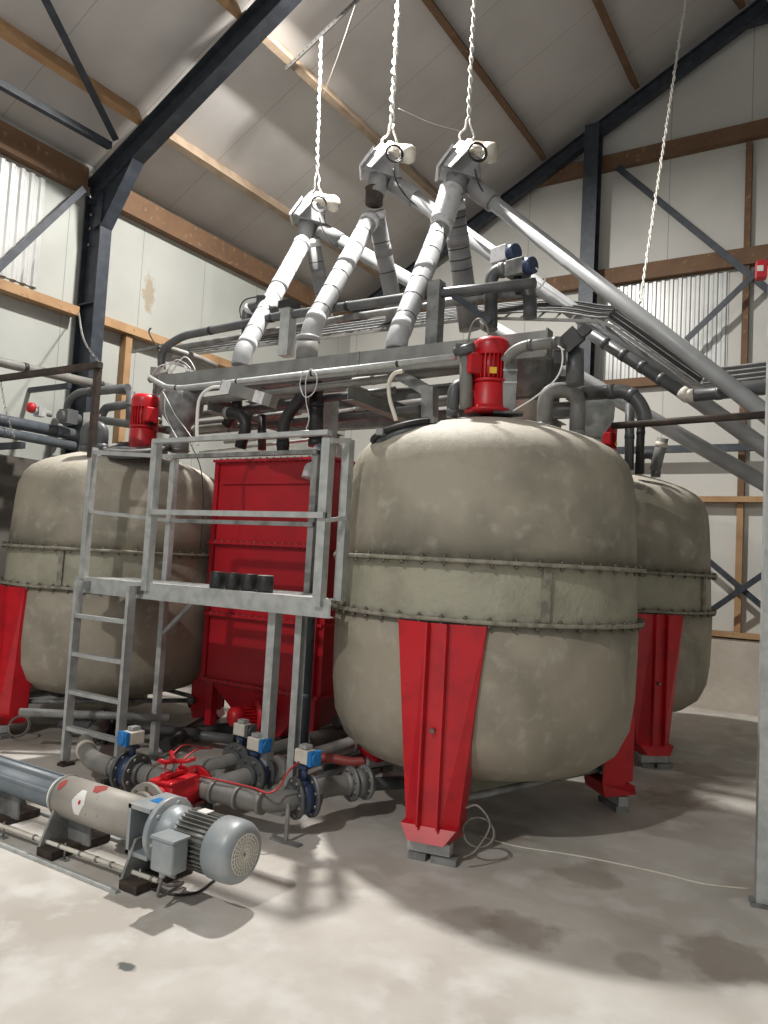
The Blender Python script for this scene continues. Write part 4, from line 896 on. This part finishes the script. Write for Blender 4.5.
for i, x in enumerate((-4.18, -3.56, -2.93)):
    sp = MB().hexa([(x-.008, AY-.17, .045), (x+.008, AY-.17, .045), (x+.008, AY+.17, .045), (x-.008, AY+.17, .045), (x-.008, AY-.1, .21), (x+.008, AY-.1, .21), (x+.008, AY+.1, .21), (x-.008, AY+.1, .21)])
    sp.box((x+.09, AY+.0, .10), (.18, .012, .12)).build('saddle_support', 'galvdull', t)
    MB().box((x+.06, AY, .025), (.12, .36, .04)).build('support_foot', 'rust', t)
for y in (AY+.21, AY-.21): MB().box((-3.75, y, .008), (1.7, .022, .016)).build('base_rail', 'galv', t)
c0 = px(0, 825, Z=.06); c1 = px(158, 881, Z=.06); dd = (c1-c0).normalized()
t = thing('floor_conduit', 'thin pale conduit on little stands along the front of the pump', 'conduit', (c1.x, c1.y, 0))
MB().cyl(c0-dd*1.2, c1, .011).build('conduit_tube', 'cream', t)
for f in (.03, .45, .9): q = c0.lerp(c1, f); MB().cyl((q.x, q.y, 0), (q.x, q.y, .085), .005).box((q.x, q.y, .003), (.05, .03, .006)).build('stand', 'galvdull', t)
for f in (.25, .33, .42, .55, .65, .74, .97): q = c0.lerp(c1, f); MB().cyl(q-dd*.006, q+dd*.006, .015).build('clamp', 'chain', t)
pipe('motor_cable', 'pale cable from the conduit end up to the pump terminal box', 'cable', spline([c1, px(170, 886, Z=.03), px(183, 883, Z=.03), V((-2.63, AY-.21, .06)), V((-2.63, AY-.2, AZ-.11))]), .007, 'cable', 0, raw=True)
pipe('floor_cable', 'dark cable lying on the floor under the pump motor', 'cable', spline([px(120, 876, Z=.007), px(165, 893, Z=.007), px(195, 893, Z=.007), px(215, 880, Z=.007)]), .006, 'cableblack', 0, raw=True)
# ================================================================== FLOOR PIPEWORK
ZP = .21
fp = lambda x, y, z=ZP: px(x, y, Z=z)
M1 = [px(106, 722, Y=4.35), fp(84, 744), fp(92, 762), fp(262, 802), fp(296, 800), fp(322, 787), fp(360, 783)]
pipe('pipe', 'slimmer grey pipe going from the flange pair under the front tank', 'pipe', [px(358, 785, Z=.17), px(408, 782, Z=.15)], .042, 'pvc', 0)
rr = .060
seg = smooth(M1, .16, 8)
t = thing('main_pipe', 'thick dusty grey pipe run on the floor from the ladder to the front tank', 'pipe', (fp(190, 780).x, fp(190, 780).y, 0))
MB().tube(seg, rr, 26).build('pipe_run', 'pvcdust', t)
for x, y in ((112, 767), (152, 777), (176, 782), (214, 792), (238, 798), (262, 803)):
    c = fp(x, y); d = (fp(262, 802)-fp(92, 762)).normalized(); MB().cyl(c-d*.012, c+d*.012, rr*1.06, n=26).build('socket_ring', 'pvcdust', t)
c = fp(86, 750); d = (M1[1]-M1[2]).normalized(); MB().cyl(c-d*.03, c+d*.03, rr*1.1, n=24).build('pale_collar', 'cream', t)
for x, y in ((205, 792), (110, 768)): c = fp(x, y); MB().box((c.x, c.y, .07), (.04, .1, .14)).box((c.x, c.y, .005), (.1, .16, .01)).build('pipe_stand', 'black', t)
def bfly(p, d, label, face, R=.118, m='pvc', motor=True, rot=0, hz=.22, mbod='cream'):
    p = V(p); d = V(d).normalized(); t = thing('butterfly_valve', label, 'valve', (p.x, p.y, p.z-R), 'floor pipe valves'); a_, b_, _ = frame(d)
    for s_ in (-1, 1):
        q = p+d*.05*s_; fl = MB().cyl(q-d*.011, q+d*.011, R, n=32).build('flange', m, t); q2_ = p+d*.095*s_; MB().cyl(q, q2_, rr*1.15, n=24).build('flange_collar', m, t)
        for k in range(8): e_ = a_*math.cos(k*math.pi/4+.39)+b_*math.sin(k*math.pi/4+.39); MB().cyl(q+e_*R*.8-d*.022, q+e_*R*.8+d*.022, .012, n=6).build('bolt', 'bolt', fl)
    MB().cyl(p-d*.035, p+d*.035, R*.82, n=28).build('valve_disc_body', 'bluedark' if motor else m, t)
    z = V((0, 0, 1))
    if motor:
        MB().cyl(p+z*R*.7, p+z*(hz-.05), .02).box(p+z*(hz-.06), (.06, .06, .02)).build('stem', 'bluedark', t)
        e = V((math.cos(rot), math.sin(rot), 0)); f_ = V((-e.y, e.x, 0)); c = p+z*hz
        ac = MB().box(c, (.11, .08, .08), ax=(e, f_, z)).build('actuator', mbod, t, .008)
        MB().box(c+e*.075, (.03, .085, .085), ax=(e, f_, z)).cyl(c+e*.085, c+e*.1, .035).build('end_cap', face, ac, .004)
        MB().box(c+z*.055, (.06, .05, .02), ax=(e, f_, z)).build('indicator', 'galv', ac)
    return t
dX = (fp(262, 802)-fp(92, 762)).normalized(); dE = (fp(358, 783)-fp(322, 787)).normalized()
camdir = lambda p: math.atan2(-p.y, -p.x)
v1 = fp(131, 772); bfly(v1, dX, 'valve on the main floor pipe right of the ladder foot, blue cap facing left', 'blue', rot=camdir(v1)-.9, hz=.215)
v4 = fp(303, 797); bfly(v4, dE, 'valve with white and blue motor at the right bend of the main floor pipe', 'blue', rot=camdir(v4)+.75, hz=.235)
v5 = fp(358, 783); bfly(v5, dE, 'bolted flange pair without motor between the right valve and the front tank leg', 'blue', .105, 'galvdull', False)
tag(MB().box((v4.x+.02, v4.y-.16, .11), (.022, .012, .22)).box((v4.x+.02, v4.y-.16, .006), (.2, .05, .012)).build('pipe_stand', 'galvdull'), 'small upright flat bar stand in front of the right floor valve', 'stand')
# branches running back
def branch(label, a, b, r=.056, valve=None): 
    return pipe('branch_pipe', label, 'pipe', [a, b], r, 'pvcdust', 0, (.25, .6, .9), 'pvcdust', 'branch pipes running back under the hopper', n=22)
dY = V((0, 1, 0))
ba = fp(216, 786); v3 = V((ba.x, ba.y+.35, ZP)); branch('branch pipe going back from the main floor pipe, the nearer one', V((ba.x, ba.y-.05, ZP)), V((ba.x, 5.9, ZP)))
c_ = V((v3.x, v3.y+.16, ZP)); tag(MB().cyl(c_, c_+dY*.08, .076, n=24).build('pipe_collar', 'white'), 'short white collar on the nearer branch pipe', 'collar')
bfly(v3, dY, 'valve with beige and blue motor on the nearer branch pipe', 'blue', rot=camdir(v3)+.75, hz=.19)
bb = fp(180, 776); v2 = V((bb.x, bb.y+.55, ZP)); branch('branch pipe going back from the main floor pipe, the farther one', V((bb.x, bb.y-.05, ZP)), V((bb.x, 5.6, ZP)))
bfly(v2, dY, 'valve with beige motor and dark end on the farther branch pipe', 'pvc', rot=camdir(v2)+.75, hz=.20)
v0 = px(104, 726, Y=4.25); bfly(v0, V((.25, .9, .35)), 'dark flanged valve behind the ladder under the left tank', 'pvc', .14, 'black', False)
# red gate valve
g0_, g1_ = px(147, 806, Z=.2), px(196, 787, Z=.2); d = (g1_-g0_).normalized(); gc = g0_.lerp(g1_, .5)
t = thing('gate_valve', 'bright red gate valve with three armed handle beside the pump', 'valve', (gc.x, gc.y, .08)); a_, b_, _ = frame(d); z = V((0, 0, 1))
MB().cyl(g0_-d*.02, g1_, .085, n=24).build('body_tube', 'red', t)
MB().hexa([gc+d*i*.13+a_*j*.09+z*k for k, i, j in ((-.03, -1, -1), (.02, 1, -1), (.02, 1, 1), (.02, -1, 1), (.10, -.75, -.8), (.10, .75, -.8), (.10, .75, .8), (.10, -.75, .8))]).box(gc+z*.10, (.24, .16, .02), ax=(d, a_, z)).build('bonnet', 'red', t, .008)
for q, m_ in ((g0_, 'stator'), (g1_, 'red')):
    fl = MB().cyl(q-d*.012, q+d*.012, .125, n=32).build('flange', m_, t)
    for k in range(8): e_ = a_*math.cos(k*math.pi/4)+b_*math.sin(k*math.pi/4); MB().cyl(q+e_*.1-d*.02, q+e_*.1+d*.02, .009, n=6).build('bolt', 'bolt', fl)
MB().cyl(g0_-d*.06, g0_-d*.012, .085, n=28).build('blind_cover', 'stator', t)
MB().bar(gc+d*.07+z*.08, gc+d*.07+z*.155, .05, .02).bar(gc-d*.07+z*.08, gc-d*.07+z*.13, .05, .02).bar(gc-d*.09+z*.13, gc+d*.09+z*.13, .05, .02).build('yoke', 'red', t)
MB().cyl(gc+z*.08, gc+z*.2, .012).build('spindle', 'galvdull', t)
hw = MB()
for k in range(3): an = k*2.094+.5; hw.tube([gc+z*.195, gc+z*.2+V((math.cos(an)*.07, math.sin(an)*.07, 0)), gc+z*.22+V((math.cos(an)*.115, math.sin(an)*.115, 0))], .013, 8)
hw.build('handle', 'red', t)
MB().tube([g1_, g1_+d*.16, V((g1_.x+.05, g1_.y+.2, ZP))], .065, 20, .05).build('outlet_elbow', 'pvcdust', t)
# blue grey standpipe and hoses
p_ = px(303, 735, Y=4.5); q_ = px(316, 600, Y=4.5)
pipe('standpipe', 'upright blue grey pipe in front of the right side of the red hopper', 'pipe', [V((p_.x, 4.5, .0)), V((p_.x, 4.5, 2.36)), V((p_.x+.02, 4.46, 2.40))], .042, 'pvcblue', .1, (.25, .55))
pipe('dusty_nozzle', 'rounded pale pipe end at the top right of the red hopper front', 'pipe', [px(318, 474, Y=4.86), px(311, 466, Y=4.80), px(308, 478, Y=4.78)], .052, 'cover', .05)
pipe('suction_hose', 'faded red hose lying under the left side of the front tank', 'hose', spline([px(318, 757, Y=4.35), px(335, 759, Y=4.4), px(352, 762, Y=4.45), px(366, 761, Y=4.5)]), .032, 'redhose', 0, raw=True)
pipe('dark_hose', 'dark low pipe crossing behind the right floor valve', 'pipe', [px(300, 790, Z=.06), px(350, 762, Z=.06), px(420, 740, Z=.06)], .035, 'pvc', .1)
for k, (pts, r, m, l) in enumerate((((px(20, 712, Z=.3), px(170, 718, Z=.3)), .03, 'galvdull', 'grey pipe low under the left tank'), ((px(225, 770, Z=.06), px(380, 700, Z=.06)), .05, 'black', 'black floor pipe running back between hopper and front tank'),
        ((px(165, 745, Z=.1), px(215, 716, Z=.1)), .05, 'black', 'black floor pipe behind the farther branch pipe'), ((px(150, 728, Z=.1), px(235, 740, Z=.1)), .04, 'pvc', 'dark floor pipe crossing in front of the hopper legs'),
        ((px(318, 745, Z=.1), px(400, 722, Z=.1)), .06, 'black', 'thick black floor pipe in the shade of the front tank'), ((px(325, 768, Z=.07), px(400, 745, Z=.07)), .03, 'pvc', 'thin dark floor pipe under the front tank'))):
    pipe('floor_pipe', l, 'pipe', list(pts), r, m, 0)
for l, pts, m in (('red signal cable arching from the farther valve motor', [(203, 748, .35), (185, 745, .42), (172, 755, .4), (165, 768, .3), (170, 774, .29)], 'redcable'),
                  ('red signal cable arching to the nearer valve motor', [(212, 748, .4), (196, 750, .42), (182, 762, .38), (180, 774, .29)], 'redcable'),
                  ('red signal cable from the right valve motor to the main pipe', [(299, 762, .44), (288, 772, .4), (280, 786, .32), (268, 793, .29), (250, 787, .285), (200, 776, .285)], 'redcable')):
    pipe('signal_cable', l, 'cable', spline([px(a, b, Z=c) for a, b, c in pts]), .0055, m, 0, raw=True)
# cable loops at the front leg and along the floor
def loops(label, c, r, n, m='cable', tilt=V((.3, -.8, .4))):
    c = V(c); a_, b_, _ = frame(tilt); P = []
    for k in range(n*16+1): an = k*math.pi/8; rr_ = r*(1+.12*math.sin(k*.37)); P.append(c+a_*rr_*math.cos(an)+b_*rr_*math.sin(an)*.9+tilt.normalized()*.008*math.sin(k*.2))
    return tag(MB().tube(P, .006, 6).build('cable_loop', m), label, 'cable', 'coiled load cell cables')
c = px(478, 830, Y=3.95); loops('coiled grey cable beside the foot of the front red leg', (c.x, c.y, .15), .085, 2)
c = px(17, 742, Y=3.85); loops('coiled pale cable beside the foot of the left red leg', (c.x, c.y, .1), .09, 2)
pipe('load_cable', 'grey cable rising from the front leg foot to the tie rod', 'cable', spline([px(463, 858, Y=3.8), px(476, 850, Y=3.85), px(490, 825, Y=3.9), px(478, 806, Y=3.9), px(466, 808, Y=3.9)]), .006, 'cable', 0, raw=True)
pipe('floor_cable', 'long thin pale cable lying across the open floor to the right post', 'cable', spline([px(480, 836, Z=.005), px(515, 846, Z=.005), px(560, 853, Z=.005), px(600, 860, Z=.005), px(660, 873, Z=.005), px(705, 884, Z=.005), px(750, 889, Z=.005)]), .0045, 'cream', 0, raw=True)
# ================================================================== RIGHT POST
c = px(762, 905, Z=0)
t = thing('square_post', 'tall grey square post at the right edge of the photo', 'post', (c.x, c.y, 0))
MB().box((c.x+.005, c.y, 2.35), (.075, .075, 4.66), rz=.25).build('post_shaft', 'galv', t)
MB().box((c.x+.005, c.y, .01), (.12, .1, .02), rz=.25).build('base_plate', 'galvdull', t)
t = thing('alarm_box', 'small red box fixed to the left side of the right grey post', 'alarm', px(763, 272, Y=c.y)); q = px(764, 272, Y=c.y-.0)
MB().box((q.x-.01, c.y-.03, q.z), (.05, .06, .09), rz=.25).build('box_body', 'red', t); MB().box((q.x-.012, c.y-.062, q.z), (.03, .004, .03), rz=.25).build('push_plate', 'paper', t)

# more of the tangle above the red hopper
run('thin pale conduit low behind the railing top', ((200, 452), (300, 441), (330, 437)), 5.5, .014, 'galv', 0)
run('dark pipe passing just under the electric box', ((196, 424), (262, 417), (300, 412)), 5.2, .028, 'pvcdust', .05, (.4,))
run('dusty pipe behind the black hose elbow', ((250, 400), (300, 393), (345, 388)), 5.7, .03, 'pvcdust', 0, (.5,))
run('short upright dark pipe behind the electric box', ((262, 372), (262, 402)), 5.3, .035, 'pvc', 0)
run('short upright dusty pipe near the middle drop tube base', ((300, 370), (299, 400)), 5.3, .04, 'pvcdust', 0, (.6,))
for l, pts in (('tangled pale cable looping over the conduit near the black hose', ((303, 371), (300, 385), (305, 397), (314, 392), (317, 378), (311, 369), (306, 380), (306, 400), (309, 418), (306, 430))),
               ('thin pale cable drooping below the left end of the conduit', ((163, 392), (170, 405), (176, 416), (185, 428), (192, 438))),
               ('thin pale cable drooping beside the left inlet hopper', ((165, 395), (165, 412), (170, 425), (178, 440)))):
    pipe('loose_cable', l, 'cable', spline([px(*p, Y=4.42) for p in pts]), .004, 'cover' if 'pale' in l else 'cableblack', 0, raw=True, n=6)
pipe('tank_cable', 'thin dark cable hanging down the right side of the left tank', 'cable', spline([px(190, 442, D=6.0), px(201, 470, D=5.95), px(203, 510, D=5.95), px(200, 550, D=6.0)]), .004, 'cableblack', 0, raw=True, n=6)

for pts, r, m, l in (((px(160, 735, Z=.08), px(300, 722, Z=.08)), .05, 'black', 'black floor pipe crossing under the hopper cone'),  # extra floor pipes, dark to stand in for the shade under the hopper
        ((px(60, 724, Z=.12), px(200, 733, Z=.12)), .035, 'pvc', 'dark floor pipe low behind the ladder'),
        ((px(190, 702, Z=.12), px(215, 700, Z=.12)), .06, 'black', 'black pipe stub between the left tank and the hopper'),
        ((px(335, 722, Z=.3), px(400, 716, Z=.3)), .05, 'pvc', 'dark pipe at knee height behind the front tank')):
    pipe('floor_pipe', l, 'pipe', list(pts), r, m, 0)
